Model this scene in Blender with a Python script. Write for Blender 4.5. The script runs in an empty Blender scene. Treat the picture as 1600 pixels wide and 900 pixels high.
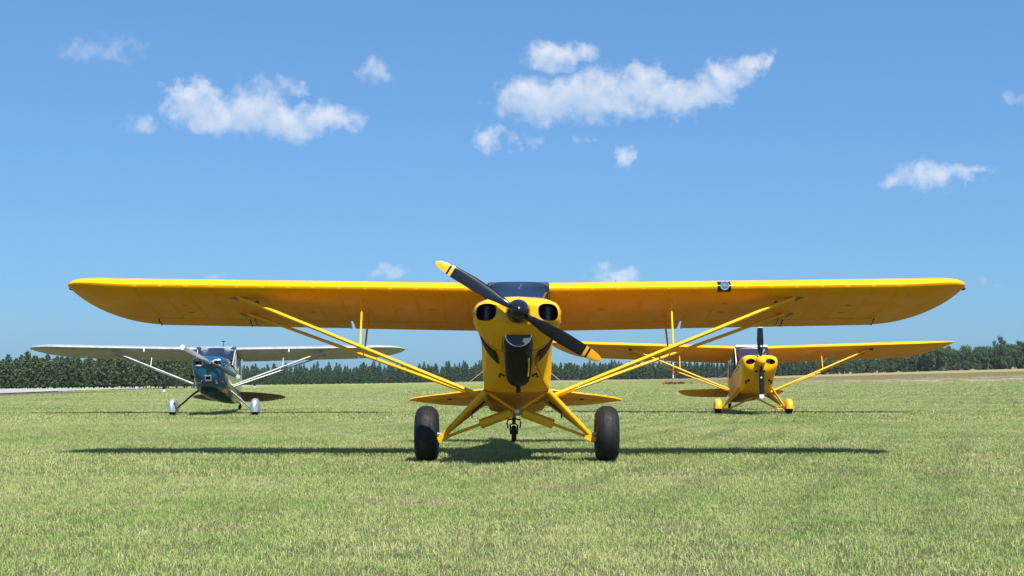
import bpy, bmesh, math, random
from mathutils import Vector, Matrix, noise as mnoise
R = math.radians
sc = bpy.context.scene
C = sc.collection

# ---------------------------------------------------------------- camera
cd = bpy.data.cameras.new('camera'); cam = bpy.data.objects.new('camera', cd); C.objects.link(cam)
cam.location = (0, 0, 0.97); cam.rotation_euler = (R(90), 0, 0)
cd.sensor_width = 36.0; cd.lens = 47.16; cd.shift_y = 0.08875
cd.clip_start = 0.1; cd.clip_end = 20000
sc.camera = cam

# ---------------------------------------------------------------- sun, sky, exposure
SUN_DIR = Vector((0.27, -0.60, 1.0)).normalized()          # towards the sun
SUN_EL = math.asin(SUN_DIR.z); SUN_AZ = math.atan2(SUN_DIR.x, SUN_DIR.y)
sd = bpy.data.lights.new('sun', 'SUN'); sun = bpy.data.objects.new('sun', sd); C.objects.link(sun)
sd.energy = 5.0; sd.angle = R(0.53); sd.color = (1.0, 0.955, 0.88)
sun.rotation_euler = SUN_DIR.to_track_quat('Z', 'Y').to_euler()
sun.location = (5, -10, 20)
sc.view_settings.view_transform = 'Standard'; sc.view_settings.look = 'None'
sc.view_settings.exposure = 0.8; sc.view_settings.gamma = 1.0
sc.view_settings.use_curve_mapping = False
sc.cycles.max_bounces = 6; sc.cycles.diffuse_bounces = 3; sc.cycles.glossy_bounces = 3
sc.cycles.transmission_bounces = 4; sc.cycles.transparent_max_bounces = 8
sc.cycles.use_denoising = True

world = bpy.data.worlds.new('World'); sc.world = world; world.use_nodes = True
WT = world.node_tree; WT.nodes.clear()

class NT:
    """small node-tree writer"""
    def __init__(s, t): s.t = t
    def n(s, kind, **kw):
        nd = s.t.nodes.new(kind)
        for k, v in kw.items(): setattr(nd, k, v)
        return nd
    def put(s, sock, v):
        if isinstance(v, bpy.types.NodeSocket): s.t.links.new(v, sock)
        else: sock.default_value = v
    def m(s, op, a, b=None, c=None, clamp=False):
        nd = s.n('ShaderNodeMath', operation=op, use_clamp=clamp)
        for i, v in enumerate((a, b, c)):
            if v is not None: s.put(nd.inputs[i], v)
        return nd.outputs[0]
    def vm(s, op, a, b=None):
        nd = s.n('ShaderNodeVectorMath', operation=op)
        s.put(nd.inputs[0], a)
        if b is not None: s.put(nd.inputs[1], b)
        return nd.outputs['Value'] if op in ('LENGTH', 'DOT_PRODUCT') else nd.outputs[0]
    def noise(s, vec, scale, detail=4, rough=0.55, out='Fac', dist=0.0, flat=False):
        nd = s.n('ShaderNodeTexNoise')
        if flat: nd.noise_dimensions = '2D'
        if vec is not None: s.put(nd.inputs['Vector'], vec)
        nd.inputs['Scale'].default_value = scale; nd.inputs['Detail'].default_value = detail
        nd.inputs['Roughness'].default_value = rough; nd.inputs['Distortion'].default_value = dist
        return nd.outputs[out]
    def rng(s, v, a, b, c=0.0, d=1.0, smooth=True):
        nd = s.n('ShaderNodeMapRange', interpolation_type='SMOOTHSTEP' if smooth else 'LINEAR')
        s.put(nd.inputs[0], v)
        for i, q in enumerate((a, b, c, d)): s.put(nd.inputs[i + 1], q)
        return nd.outputs[0]
    def mix(s, fac, a, b, blend='MIX'):
        nd = s.n('ShaderNodeMix', data_type='RGBA', blend_type=blend)
        s.put(nd.inputs[0], fac)
        s.put(nd.inputs[6], a if isinstance(a, bpy.types.NodeSocket) else (*a, 1.0))
        s.put(nd.inputs[7], b if isinstance(b, bpy.types.NodeSocket) else (*b, 1.0))
        return nd.outputs[2]
    def ramp(s, v, stops):
        nd = s.n('ShaderNodeValToRGB'); e = nd.color_ramp.elements
        while len(e) < len(stops): e.new(0.5)
        for q, (p, col) in zip(e, stops): q.position = p; q.color = (*col, 1)
        s.put(nd.inputs[0], v)
        return nd.outputs[0]

# clouds: (azimuth, elevation, half width, half height, weight) in degrees
CLOUDS = [
 (-13.3, 11.45, 1.25, 0.85, 1.0), (-12.2, 10.8, 1.7, 0.85, 0.9), (-10.8, 10.95, 1.5, 0.95, 0.95), (-9.5, 10.65, 1.7, 0.75, 0.95),
 (-7.9, 10.85, 1.4, 0.7, 0.9), (-15.3, 10.35, 0.75, 0.45, 0.42), (-10.8, 11.8, 0.9, 0.5, 0.5), (-9.3, 12.05, 0.65, 0.35, 0.45),
 (1.9, 13.65, 1.35, 0.6, 0.85), (1.35, 11.75, 2.1, 0.95, 1.0), (3.55, 11.9, 2.4, 1.1, 1.05), (5.4, 12.35, 1.2, 0.85, 1.0),
 (6.75, 11.75, 1.9, 0.75, 1.0), (8.35, 12.0, 1.35, 0.7, 0.9), (9.4, 12.6, 1.1, 0.7, 0.9), (10.1, 13.1, 0.75, 0.52, 0.8),
 (-0.85, 10.1, 0.85, 0.62, 0.7), (0.8, 10.1, 0.42, 0.35, 0.36), (5.05, 9.35, 0.5, 0.5, 0.62), (3.0, 10.0, 0.3, 0.22, 0.34),
 (17.1, 8.2, 1.4, 0.58, 0.85), (18.9, 8.2, 1.0, 0.34, 0.66), (-5.9, 12.9, 0.6, 0.55, 0.46), (-17.2, 13.25, 1.6, 0.5, 0.27),
 (4.5, 4.4, 1.0, 0.45, 0.72), (-5.2, 4.5, 0.7, 0.3, 0.42), (-12.6, 4.4, 0.6, 0.22, 0.4), (20.7, 11.0, 0.6, 0.4, 0.42), (19.4, 3.8, 0.4, 0.2, 0.3),
]
def cloud_group():
    g = bpy.data.node_groups.new('cloud_density', 'ShaderNodeTree')
    g.interface.new_socket('p', in_out='INPUT', socket_type='NodeSocketVector')
    g.interface.new_socket('d', in_out='OUTPUT', socket_type='NodeSocketFloat')
    w = NT(g); gi = w.n('NodeGroupInput'); go = w.n('NodeGroupOutput')
    p = gi.outputs[0]
    acc = None
    for az, el, rx, ry, wt in CLOUDS:
        q = w.vm('MULTIPLY', w.vm('SUBTRACT', p, (az, el, 0)), (1 / (rx * 1.18), 1 / (ry * 1.18), 0))
        v = w.m('MULTIPLY_ADD', w.vm('DOT_PRODUCT', q, q), -wt, wt)
        if acc is None: acc = v
        else:
            nd = w.n('ShaderNodeMath', operation='SMOOTH_MAX'); w.put(nd.inputs[0], acc); w.put(nd.inputs[1], v); nd.inputs[2].default_value = 0.25
            acc = nd.outputs[0]
    w.put(go.inputs[0], acc)
    return g
CG = cloud_group()
w = NT(WT)
sky = w.n('ShaderNodeTexSky', sky_type='NISHITA', sun_disc=False, sun_elevation=SUN_EL, sun_rotation=SUN_AZ, altitude=0.0, air_density=1.0, dust_density=0.72, ozone_density=4.0)
tc = w.n('ShaderNodeTexCoord')
sx = w.n('ShaderNodeSeparateXYZ'); w.put(sx.inputs[0], tc.outputs['Generated'])
az = w.m('MULTIPLY', w.m('ARCTAN2', sx.outputs[0], sx.outputs[1]), 57.29578)
nd = w.n('ShaderNodeMath', operation='WRAP'); w.put(nd.inputs[0], az); nd.inputs[1].default_value = 36; nd.inputs[2].default_value = -36
azw = nd.outputs[0]
el = w.m('MULTIPLY', w.m('ARCSINE', sx.outputs[2]), 57.29578)
cx = w.n('ShaderNodeCombineXYZ'); w.put(cx.inputs[0], azw); w.put(cx.inputs[1], el)
p0 = cx.outputs[0]
def cloud_at(off, det):
    p = w.vm('ADD', p0, off)
    n1 = w.noise(p, 0.5, 2, 0.5, 'Color', flat=True); n2 = w.noise(p, 1.7, det, 0.55, 'Color', flat=True)
    d1 = w.vm('MULTIPLY', w.vm('SUBTRACT', n1, (0.5, 0.5, 0.5)), (1.7, 1.0, 0))
    d2 = w.vm('MULTIPLY', w.vm('SUBTRACT', n2, (0.5, 0.5, 0.5)), (1.3, 0.8, 0))
    pw = w.vm('ADD', w.vm('ADD', p, d1), d2)
    gn = w.n('ShaderNodeGroup'); gn.node_tree = CG; w.put(gn.inputs[0], pw)
    f = w.noise(p, 1.2, det + 1, 0.57, flat=True)
    return w.m('ADD', gn.outputs[0], w.m('MULTIPLY_ADD', f, 0.9, -0.5)), f
dA, fA = cloud_at((0, 0, 0), 4)
dB, fB = cloud_at((0.12, 0.5, 0), 3)
alpha = w.m('MULTIPLY', w.rng(dA, -0.08, 1.12), 0.95)
shade = w.m('MULTIPLY', w.rng(dB, 0.0, 1.0), 0.8)
ccol = w.mix(shade, (6.0, 6.4, 7.2), (3.9, 4.9, 6.5))
gm = w.n('ShaderNodeGamma'); w.put(gm.inputs[0], sky.outputs[0]); gm.inputs[1].default_value = 0.58
skyc_out = w.mix(1.0, gm.outputs[0], (0.82, 1.44, 2.15), 'MULTIPLY')      # the photograph's white balance
STR = 0.077
bg0 = w.n('ShaderNodeBackground'); w.put(bg0.inputs[0], skyc_out); bg0.inputs[1].default_value = STR
bg1 = w.n('ShaderNodeBackground'); w.put(bg1.inputs[0], w.mix(alpha, skyc_out, ccol)); bg1.inputs[1].default_value = STR
band = w.m('MULTIPLY', w.m('GREATER_THAN', el, 2.5), w.m('LESS_THAN', el, 16.5))     # clouds live only in this belt of the sky
mxs = w.n('ShaderNodeMixShader'); w.put(mxs.inputs[0], band); WT.links.new(bg0.outputs[0], mxs.inputs[1]); WT.links.new(bg1.outputs[0], mxs.inputs[2])
wo = w.n('ShaderNodeOutputWorld'); WT.links.new(mxs.outputs[0], wo.inputs[0])

# ---------------------------------------------------------------- mesh helpers
def lerp(a, b, t): return a + (b - a) * t
def sstep(a, b, v):
    t = min(1, max(0, (v - a) / (b - a))); return t * t * (3 - 2 * t)
def link(name, me, parent=None):
    o = bpy.data.objects.new(name, me); C.objects.link(o)
    if parent is not None: o.parent = parent
    return o
def empty(name, loc, rz=0.0):
    o = bpy.data.objects.new(name, None); C.objects.link(o); o.location = loc; o.rotation_euler = (0, 0, rz)
    o.empty_display_size = 0.3
    return o
def tag(o, label=None, cat=None, group=None, kind=None):
    if label: o['label'] = label
    if cat: o['category'] = cat
    if group: o['group'] = group
    if kind: o['kind'] = kind
    return o

class MB:
    def __init__(s): s.v = []; s.f = []; s.mi = []
    def face(s, idx, m=0): s.f.append(tuple(idx)); s.mi.append(m)
    def ring(s, pts): k = len(s.v); s.v.extend([tuple(p) for p in pts]); return list(range(k, k + len(pts)))
    def loft(s, rings, closed=True, cap0=True, cap1=True, m=0, mf=None):
        ids = [s.ring(r) for r in rings]; n = len(ids[0])
        for i in range(len(ids) - 1):
            a, b = ids[i], ids[i + 1]; mm = mf(i) if mf else m
            for j in range(n if closed else n - 1):
                k = (j + 1) % n; s.face((a[j], a[k], b[k], b[j]), mm)
        if cap0: s.face(ids[0][::-1], mf(0) if mf else m)
        if cap1: s.face(ids[-1], mf(len(ids) - 2) if mf else m)
        return s
    def tube(s, pts, r, n=12, m=0, flat=1.0, up=None, caps=True):
        pts = [Vector(p) for p in pts]
        rs = r if isinstance(r, (list, tuple)) else [r] * len(pts)
        rings = []
        for i, p in enumerate(pts):
            d = (pts[min(i + 1, len(pts) - 1)] - pts[max(i - 1, 0)]).normalized()
            u = Vector(up) if up else (Vector((0, 0, 1)) if abs(d.z) < 0.9 else Vector((0, 1, 0)))
            a = d.cross(u).normalized(); b = a.cross(d).normalized()
            rings.append([p + (a * math.cos(t) * flat + b * math.sin(t)) * rs[i] for t in [2 * math.pi * k / n for k in range(n)]])
        return s.loft(rings, True, caps, caps, m)
    def lathe(s, prof, center, axis='Y', n=28, m=0, mf=None, cap0=True, cap1=True):
        """prof: list of (along, radius)"""
        c = Vector(center); rings = []
        for t, r in prof:
            ring = []
            for k in range(n):
                q = 2 * math.pi * k / n; u, w_ = r * math.cos(q), r * math.sin(q)
                ring.append(c + (Vector((u, t, w_)) if axis == 'Y' else Vector((t, u, w_)) if axis == 'X' else Vector((u, w_, t))))
            rings.append(ring)
        return s.loft(rings, True, cap0, cap1, m, mf)
    def box(s, c, d, m=0, rot=None):
        c = Vector(c); k = len(s.v)
        for x in (-.5, .5):
            for y in (-.5, .5):
                for z in (-.5, .5):
                    p = Vector((x * d[0], y * d[1], z * d[2]))
                    if rot: p = rot @ p
                    s.v.append(tuple(c + p))
        for q in ((0, 1, 3, 2), (4, 6, 7, 5), (0, 4, 5, 1), (2, 3, 7, 6), (0, 2, 6, 4), (1, 5, 7, 3)): s.face([k + i for i in q], m)
        return s
    def slab(s, poly, th, m=0):
        """thin closed slab from a 3-D polygon"""
        poly = [Vector(p) for p in poly]
        nrm = (poly[1] - poly[0]).cross(poly[2] - poly[0]).normalized() * th * 0.5
        return s.loft([[p - nrm for p in poly], [p + nrm for p in poly]], True, True, True, m)
    def mesh(s, name, mats, angle=40):
        me = bpy.data.meshes.new(name); me.from_pydata(s.v, [], s.f)
        for q in (mats if isinstance(mats, (list, tuple)) else [mats]): me.materials.append(q)
        me.polygons.foreach_set('material_index', s.mi)
        bm = bmesh.new(); bm.from_mesh(me); bmesh.ops.remove_doubles(bm, verts=bm.verts, dist=1e-5)
        bmesh.ops.recalc_face_normals(bm, faces=bm.faces); bm.to_mesh(me); bm.free()
        me.polygons.foreach_set('use_smooth', [True] * len(me.polygons))
        me.set_sharp_from_angle(angle=R(angle)); me.update()
        return me
    def build(s, name, mats, parent=None, angle=40): return link(name, s.mesh(name, mats, angle), parent)

def spline(pts, n):
    """Catmull-Rom through pts, n samples, uniform in parameter"""
    P = [Vector(p) for p in pts]; out = []
    for i in range(n):
        t = i / (n - 1) * (len(P) - 1); k = min(int(t), len(P) - 2); u = t - k
        a, b, c, d = P[max(k - 1, 0)], P[k], P[k + 1], P[min(k + 2, len(P) - 1)]
        out.append(0.5 * ((2 * b) + (c - a) * u + (2 * a - 5 * b + 4 * c - d) * u * u + (3 * b - a - 3 * c + d) * u ** 3))
    return out
def full_ring(half, y, n=25):
    """half outline (x,z) from top centre to bottom centre -> closed symmetric ring"""
    h = spline([(p[0], 0, p[1]) for p in half], n)
    h[0].x = 0; h[-1].x = 0
    a = [(q.x, y, q.z) for q in h]; b = [(-q.x, y, q.z) for q in h[1:-1]][::-1]
    return a + b
def loft_sections(secs, n=25, sub=4):
    """secs: (y, half outline). Interpolated along y by spline"""
    P = []
    cols = list(zip(*[[(q[0], y, q[1]) for q in half] for y, half in secs]))
    m = (len(secs) - 1) * sub + 1
    S = [spline(c, m) for c in cols]
    rings = []
    for i in range(m):
        y = S[0][i].y; rings.append(full_ring([(max(0, c[i].x), c[i].z) for c in S], y, n))
    return rings
def boolean_cut(o, cutters):
    for c in cutters:
        c.parent = o.parent
        md = o.modifiers.new('cut', 'BOOLEAN'); md.object = c; md.operation = 'DIFFERENCE'; md.solver = 'EXACT'
        try: md.material_mode = 'TRANSFER'
        except Exception: pass
    bpy.context.view_layer.update(); dg = bpy.context.evaluated_depsgraph_get()
    me = bpy.data.meshes.new_from_object(o.evaluated_get(dg), depsgraph=dg)
    o.modifiers.clear(); old = o.data; o.data = me; me.name = old.name
    me.polygons.foreach_set('use_smooth', [True] * len(me.polygons)); me.set_sharp_from_angle(angle=R(40))
    for c in cutters: bpy.data.objects.remove(c, do_unlink=True)

# ---------------------------------------------------------------- materials
def mat(name, col, rough=0.5, metal=0.0, coat=0.0, spec=0.5, var=0.0, vscale=6.0, bump=0.0, bscale=40.0, dirt=None, ribs=0.0):
    M = bpy.data.materials.new(name); M.use_nodes = True; t = NT(M.node_tree); t.t.nodes.clear()
    b = t.n('ShaderNodeBsdfPrincipled'); o = t.n('ShaderNodeOutputMaterial'); t.t.links.new(b.outputs[0], o.inputs[0])
    tcx = t.n('ShaderNodeTexCoord'); P = tcx.outputs['Object']
    c = None
    if var:
        f = t.noise(P, vscale, 5, 0.6)
        c = t.mix(t.rng(f, 0.3, 0.7), tuple(x * (1 - var) for x in col), tuple(min(1, x * (1 + var)) for x in col))
    if dirt:
        f = t.noise(P, dirt[1], 6, 0.65)
        c = t.mix(t.rng(f, 0.52, 0.75, 0, dirt[2]), c if c else col, dirt[0])
    t.put(b.inputs['Base Color'], c if c else (*col, 1))
    b.inputs['Roughness'].default_value = rough; b.inputs['Metallic'].default_value = metal
    b.inputs['Coat Weight'].default_value = coat; b.inputs['Coat Roughness'].default_value = 0.06
    b.inputs['Specular IOR Level'].default_value = spec
    h = None
    if var: t.put(b.inputs['Roughness'], t.rng(t.noise(P, vscale * 2.3, 4), 0.3, 0.7, rough * 0.8, min(1, rough * 1.25)))
    if bump: h = t.m('MULTIPLY', t.noise(P, bscale, 4), bump)
    if ribs:
        sxx = t.n('ShaderNodeSeparateXYZ'); t.put(sxx.inputs[0], P)
        wv = t.m('ABSOLUTE', t.m('SINE', t.m('MULTIPLY', sxx.outputs[0], math.pi / 0.33)))
        rb = t.m('MULTIPLY', t.m('POWER', t.m('SUBTRACT', 1.0, wv), 6.0), ribs)
        h = rb if h is None else t.m('ADD', h, rb)
    if h is not None:
        bp = t.n('ShaderNodeBump'); bp.inputs['Strength'].default_value = 1.0; bp.inputs['Distance'].default_value = 1.0
        t.put(bp.inputs['Height'], h); t.put(b.inputs['Normal'], bp.outputs[0])
    return M
YEL = mat('yellow_paint', (0.86, 0.42, 0.001), 0.34, coat=0.22, spec=0.35, var=0.05, vscale=2.5, dirt=((0.42, 0.22, 0.03), 5.0, 0.25))
YELF = mat('yellow_fabric', (0.87, 0.372, 0.001), 0.45, coat=0.05, spec=0.16, var=0.05, vscale=1.5, bump=0.0012, bscale=3.0, ribs=0.0015, dirt=((0.40, 0.20, 0.03), 3.0, 0.3))
TAPE = mat('yellow_fabric_tape', (0.85, 0.36, 0.001), 0.5, spec=0.15, var=0.06, vscale=8)
YELM = mat('yellow_tube_enamel', (0.86, 0.42, 0.002), 0.32, coat=0.25, spec=0.35, var=0.06, vscale=5)
BLK = mat('black_gloss', (0.007, 0.007, 0.008), 0.2, spec=0.4, var=0.2, vscale=9)
CARB = mat('black_composite', (0.007, 0.009, 0.014), 0.17, spec=0.5)
DARK = mat('dark_interior', (0.01, 0.01, 0.012), 0.8)
RUB = mat('tyre_rubber', (0.012, 0.012, 0.013), 0.62, spec=0.3, var=0.2, vscale=5, bump=0.002, bscale=60, dirt=((0.04, 0.037, 0.03), 3.0, 0.2))
STEEL = mat('steel', (0.45, 0.45, 0.46), 0.35, metal=1.0, var=0.15, vscale=20)
CHROME = mat('chrome', (0.8, 0.8, 0.82), 0.12, metal=1.0)
ENG = mat('engine_metal', (0.16, 0.17, 0.19), 0.5, metal=0.8, var=0.2, vscale=25)
WHT = mat('white_paint', (0.78, 0.78, 0.76), 0.35, coat=0.3, var=0.05)
SIL = mat('silver_paint', (0.46, 0.465, 0.46), 0.42, metal=0.45, var=0.08, vscale=4, dirt=((0.30, 0.29, 0.26), 5.0, 0.4))
SILF = mat('polished_aluminium', (0.56, 0.55, 0.50), 0.22, metal=0.95, var=0.08, vscale=3)
SILT = mat('silver_fairing', (0.36, 0.385, 0.41), 0.45, metal=0.5, var=0.1, vscale=12)
BLUE = mat('blue_paint', (0.002, 0.066, 0.140), 0.22, coat=0.7, var=0.08)
SEAT = mat('seat_cloth', (0.03, 0.028, 0.026), 0.9, var=0.2)
LENS = mat('lamp_reflector', (0.85, 0.86, 0.9), 0.08, metal=1.0)
def glass_mat(name, tint, gl):
    M = bpy.data.materials.new(name); M.use_nodes = True; t = NT(M.node_tree); t.t.nodes.clear()
    o = t.n('ShaderNodeOutputMaterial'); a = t.n('ShaderNodeBsdfTransparent'); g = t.n('ShaderNodeBsdfGlossy')
    a.inputs[0].default_value = (*tint, 1); g.inputs['Roughness'].default_value = 0.03; g.inputs[0].default_value = (1, 1, 1, 1)
    fr = t.n('ShaderNodeFresnel'); fr.inputs[0].default_value = 1.5
    mx = t.n('ShaderNodeMixShader'); t.put(mx.inputs[0], t.m('MULTIPLY_ADD', fr.outputs[0], 1.0, gl, clamp=True))
    t.t.links.new(a.outputs[0], mx.inputs[1]); t.t.links.new(g.outputs[0], mx.inputs[2]); t.t.links.new(mx.outputs[0], o.inputs[0])
    return M
GLASS = glass_mat('windshield_acrylic', (0.45, 0.50, 0.56), 0.16)

# ---------------------------------------------------------------- terrain
def gz(x, y):
    r = sstep(60, 280, y); xc = max(-500, min(260, x))
    z = 0.014 * xc if xc < 0 else 0.0155 * xc + 0.014 * max(0, xc - 60)
    z = z * r
    if y > 40: z += sstep(40, 110, y) * 0.10 * math.sin(x * 0.045 + 1.1) * math.sin(y * 0.031)
    return z
def gnormal(x, y):
    e = 0.5
    return Vector((-(gz(x + e, y) - gz(x - e, y)) / (2 * e), -(gz(x, y + e) - gz(x, y - e)) / (2 * e), 1)).normalized()

def world_pos(t):
    g = t.n('ShaderNodeNewGeometry'); return g.outputs['Position']
def field_masks(t, P):
    """dry band on the right, from the ground's own x/y"""
    s = t.n('ShaderNodeSeparateXYZ'); t.put(s.inputs[0], P); X, Y = s.outputs[0], s.outputs[1]
    n = t.noise(P, 0.035, 5, 0.6); n2 = t.noise(P, 0.25, 4, 0.6)
    jit = t.m('MULTIPLY_ADD', n, 90.0, -45.0)
    dry = t.m('MULTIPLY', t.rng(t.m('ADD', Y, jit), 150, 215), t.rng(t.m('ADD', X, t.m('MULTIPLY', jit, 0.5)), 8, 42))
    pale = t.m('MULTIPLY', t.m('MULTIPLY', t.rng(Y, 165, 190), t.rng(Y, 250, 210)), t.m('MULTIPLY', t.rng(X, 30, 62), t.rng(n2, 0.48, 0.6)))
    return X, Y, dry, pale
def ground_material():
    M = bpy.data.materials.new('mown_field'); M.use_nodes = True; t = NT(M.node_tree); t.t.nodes.clear()
    b = t.n('ShaderNodeBsdfPrincipled'); o = t.n('ShaderNodeOutputMaterial'); t.t.links.new(b.outputs[0], o.inputs[0])
    P = world_pos(t)
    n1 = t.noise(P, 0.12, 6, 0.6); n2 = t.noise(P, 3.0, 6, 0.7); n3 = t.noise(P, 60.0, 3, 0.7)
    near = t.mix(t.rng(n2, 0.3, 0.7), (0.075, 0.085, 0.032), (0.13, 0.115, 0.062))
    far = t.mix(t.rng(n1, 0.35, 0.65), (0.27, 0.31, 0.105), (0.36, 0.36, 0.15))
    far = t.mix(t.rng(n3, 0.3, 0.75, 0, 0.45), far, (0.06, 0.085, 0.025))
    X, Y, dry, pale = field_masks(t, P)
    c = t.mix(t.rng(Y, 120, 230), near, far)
    c = t.mix(t.m('MULTIPLY', dry, 0.8), c, t.mix(t.rng(n2, 0.3, 0.7), (0.22, 0.17, 0.085), (0.30, 0.235, 0.13)))
    c = t.mix(t.m('MULTIPLY', pale, 0.85), c, (0.56, 0.52, 0.45))
    t.put(b.inputs['Base Color'], c); b.inputs['Roughness'].default_value = 0.95; b.inputs['Specular IOR Level'].default_value = 0.1
    bp = t.n('ShaderNodeBump'); bp.inputs['Distance'].default_value = 0.06; bp.inputs['Strength'].default_value = 0.8
    t.put(bp.inputs['Height'], t.noise(P, 9.0, 6, 0.7)); t.put(b.inputs['Normal'], bp.outputs[0])
    return M
def make_ground():
    xs = [-6000, -3000, -1500, -800, -500, -400] + [-320 + 8 * i for i in range(81)] + [400, 500, 800, 1500, 3000, 6000]
    ys = [-400, -100, -30, 0, 10, 20, 30, 40] + [48 + 6 * i for i in range(100)] + [700, 800, 1000, 1400, 2000, 3500, 7000]
    v = [(x, y, gz(x, y)) for y in ys for x in xs]; n = len(xs)
    f = [(j * n + i, j * n + i + 1, (j + 1) * n + i + 1, (j + 1) * n + i) for j in range(len(ys) - 1) for i in range(n - 1)]
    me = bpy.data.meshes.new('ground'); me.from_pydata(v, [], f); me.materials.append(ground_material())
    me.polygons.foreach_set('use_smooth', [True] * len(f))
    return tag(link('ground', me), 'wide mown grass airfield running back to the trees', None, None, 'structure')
make_ground()

# runway and pale track on the left and along the far edge
RUN = mat('runway_gravel', (0.30, 0.305, 0.305), 0.95, var=0.14, vscale=0.35, bump=0.02, bscale=6, spec=0.1)
RUNWAY = [(-44, 40), (-42, 80), (-45, 110), (-53, 190), (-66, 280), (-70, 340)]
TRACK = [(-78, 415), (-60, 430), (-30, 436), (0, 440), (40, 446), (75, 455)]
def strip(name, path, width, label, mt, dz=0.05):
    pts = [Vector((p[0], p[1], 0)) for p in path]; pts = spline(pts, 60); v = []; f = []
    for i, p in enumerate(pts):
        d = (pts[min(i + 1, 59)] - pts[max(i - 1, 0)]).normalized(); s = Vector((d.y, -d.x, 0))
        for k in range(5):
            q = p + s * width * (k / 4 - 0.5); v.append((q.x, q.y, gz(q.x, q.y) + dz))
    for i in range(59):
        for k in range(4): a = i * 5 + k; f.append((a, a + 1, a + 6, a + 5))
    me = bpy.data.meshes.new(name); me.from_pydata(v, [], f); me.materials.append(mt)
    return tag(link(name, me), label, None, None, 'structure')
strip('runway', RUNWAY, 17, 'pale grey runway strip at the far left in front of the pines', RUN, 0.06)
strip('gravel_track', TRACK, 40, 'pale gravel track along the foot of the distant pines', RUN, 0.12)

# ---------------------------------------------------------------- aeroplane helpers
def naca(t, m=0.042, p=0.4, th=0.12):
    yt = 5 * th * (0.2969 * math.sqrt(t) - 0.126 * t - 0.3516 * t * t + 0.2843 * t ** 3 - 0.1036 * t ** 4)
    yc = m / p ** 2 * (2 * p * t - t * t) if t < p else m / (1 - p) ** 2 * ((1 - 2 * p) + 2 * p * t - t * t)
    return yc + yt, yc - yt
def section(t0, t1, n=16, blunt=True, th=0.12):
    """closed airfoil outline between chord fractions t0..t1 -> list of (t, z/c), upper then lower"""
    up, lo = [], []
    for i in range(n + 1):
        q = i / n; q = (1 - math.cos(q * math.pi)) / 2 if t0 == 0 else q
        t = lerp(t0, t1, q); a, b = naca(min(t, 1), th=th)
        up.append((t, a)); lo.append((t, b))
    if t0 == 0: return up + lo[::-1][:-1]
    return up + lo[::-1]

class Wing:
    """half wing in ground attitude: x outward (sign s), y aft, z up"""
    def __init__(w, s, x0, semi, chord, y0, z0, pitch, wash, dih, tipspan, le_tip, te_tip, tip_rise, th=0.12, te_pow=2.2, le_pow=2.4):
        w.__dict__.update(locals())
    def le(w, x):
        u = max(0, (abs(x) - (w.semi - w.tipspan * 0.62)) / (w.tipspan * 0.62)); u = min(u, 1); return w.le_tip * (1 - (1 - u ** w.le_pow) ** (1 / w.le_pow))
    def te(w, x):
        u = max(0, (abs(x) - (w.semi - w.tipspan)) / w.tipspan); u = min(u, 1); return 1 - (1 - w.te_tip) * (1 - (1 - u ** w.te_pow) ** (1 / w.te_pow))
    def pt(w, x, t, zc, droop=0.0, hinge=None):
        """x abs span, t chord fraction in the full section, zc airfoil height"""
        a, b = w.le(x), w.te(x); c = w.chord
        tt = a + (b - a) * t; zz = zc * (b - a)
        if droop and hinge is not None:
            hy = a + (b - a) * hinge; dy = tt - hy
            if dy > 0: zz -= dy * math.tan(droop)
        f = (abs(x) - w.x0) / (w.semi - w.x0)
        ang = R(w.pitch - w.wash * f)
        rise = w.tip_rise * max(0, (abs(x) - (w.semi - w.tipspan)) / w.tipspan) ** 2
        y = w.y0 + c * (tt * math.cos(ang) + zz * math.sin(ang))
        z = w.z0 + c * (-tt * math.sin(ang) + zz * math.cos(ang)) + (abs(x) - w.x0) * math.tan(R(w.dih)) + rise
        return (w.s * x, y, z)
    def stations(w, xa, xb, n):
        return [lerp(xa, xb, i / n) for i in range(n + 1)]
    def panel(w, xa, xb, t0, t1, n, droop=0, tipfine=False, gap=0.0):
        sec = section(t0 + gap, t1, 16, th=w.th)
        xs = w.stations(xa, xb, n)
        if tipfine: xs = w.stations(xa, w.semi - w.tipspan, n) + [w.semi - w.tipspan * (1 - math.sin(q / 22 * math.pi / 2)) for q in range(1, 23)]
        xs = [min(x, w.semi - 1e-3) for x in xs]
        return [[w.pt(x, t, z, droop, t0) for t, z in sec] for x in xs]

def strut(name, a, b, r, m, parent, flat=1.9):
    """streamlined tube: long axis fore-aft"""
    return MB().tube([a, b], r, 14, 0, flat, up=None).build(name, m, parent) if flat == 1 else _strut(name, a, b, r, m, parent, flat)
def _strut(name, a, b, r, m, parent, flat):
    a, b = Vector(a), Vector(b); d = (b - a).normalized(); fy = (Vector((0, 1, 0)) - d * d.y).normalized(); n = d.cross(fy)
    rings = [[p + fy * math.cos(t) * r * flat + n * math.sin(t) * r for t in [2 * math.pi * k / 16 for k in range(16)]] for p in (a, b)]
    return MB().loft(rings).build(name, m, parent)

def tyre_profile(rad, wid, hub):
    """(along, radius): straight sidewalls and a domed crown"""
    w2 = wid / 2; base = rad - w2 * .92; out = [(-w2 * .80, hub), (-w2 * .93, lerp(hub, base, .35)), (-w2 * .99, lerp(hub, base, .7))]
    for i in range(19):
        q = math.pi * i / 18; out.append((-w2 * math.copysign(abs(math.cos(q)) ** .88, math.cos(q)), base + w2 * .92 * math.sin(q) ** .9))
    return out + [(w2 * .99, lerp(hub, base, .7)), (w2 * .93, lerp(hub, base, .35)), (w2 * .80, hub)]

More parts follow.
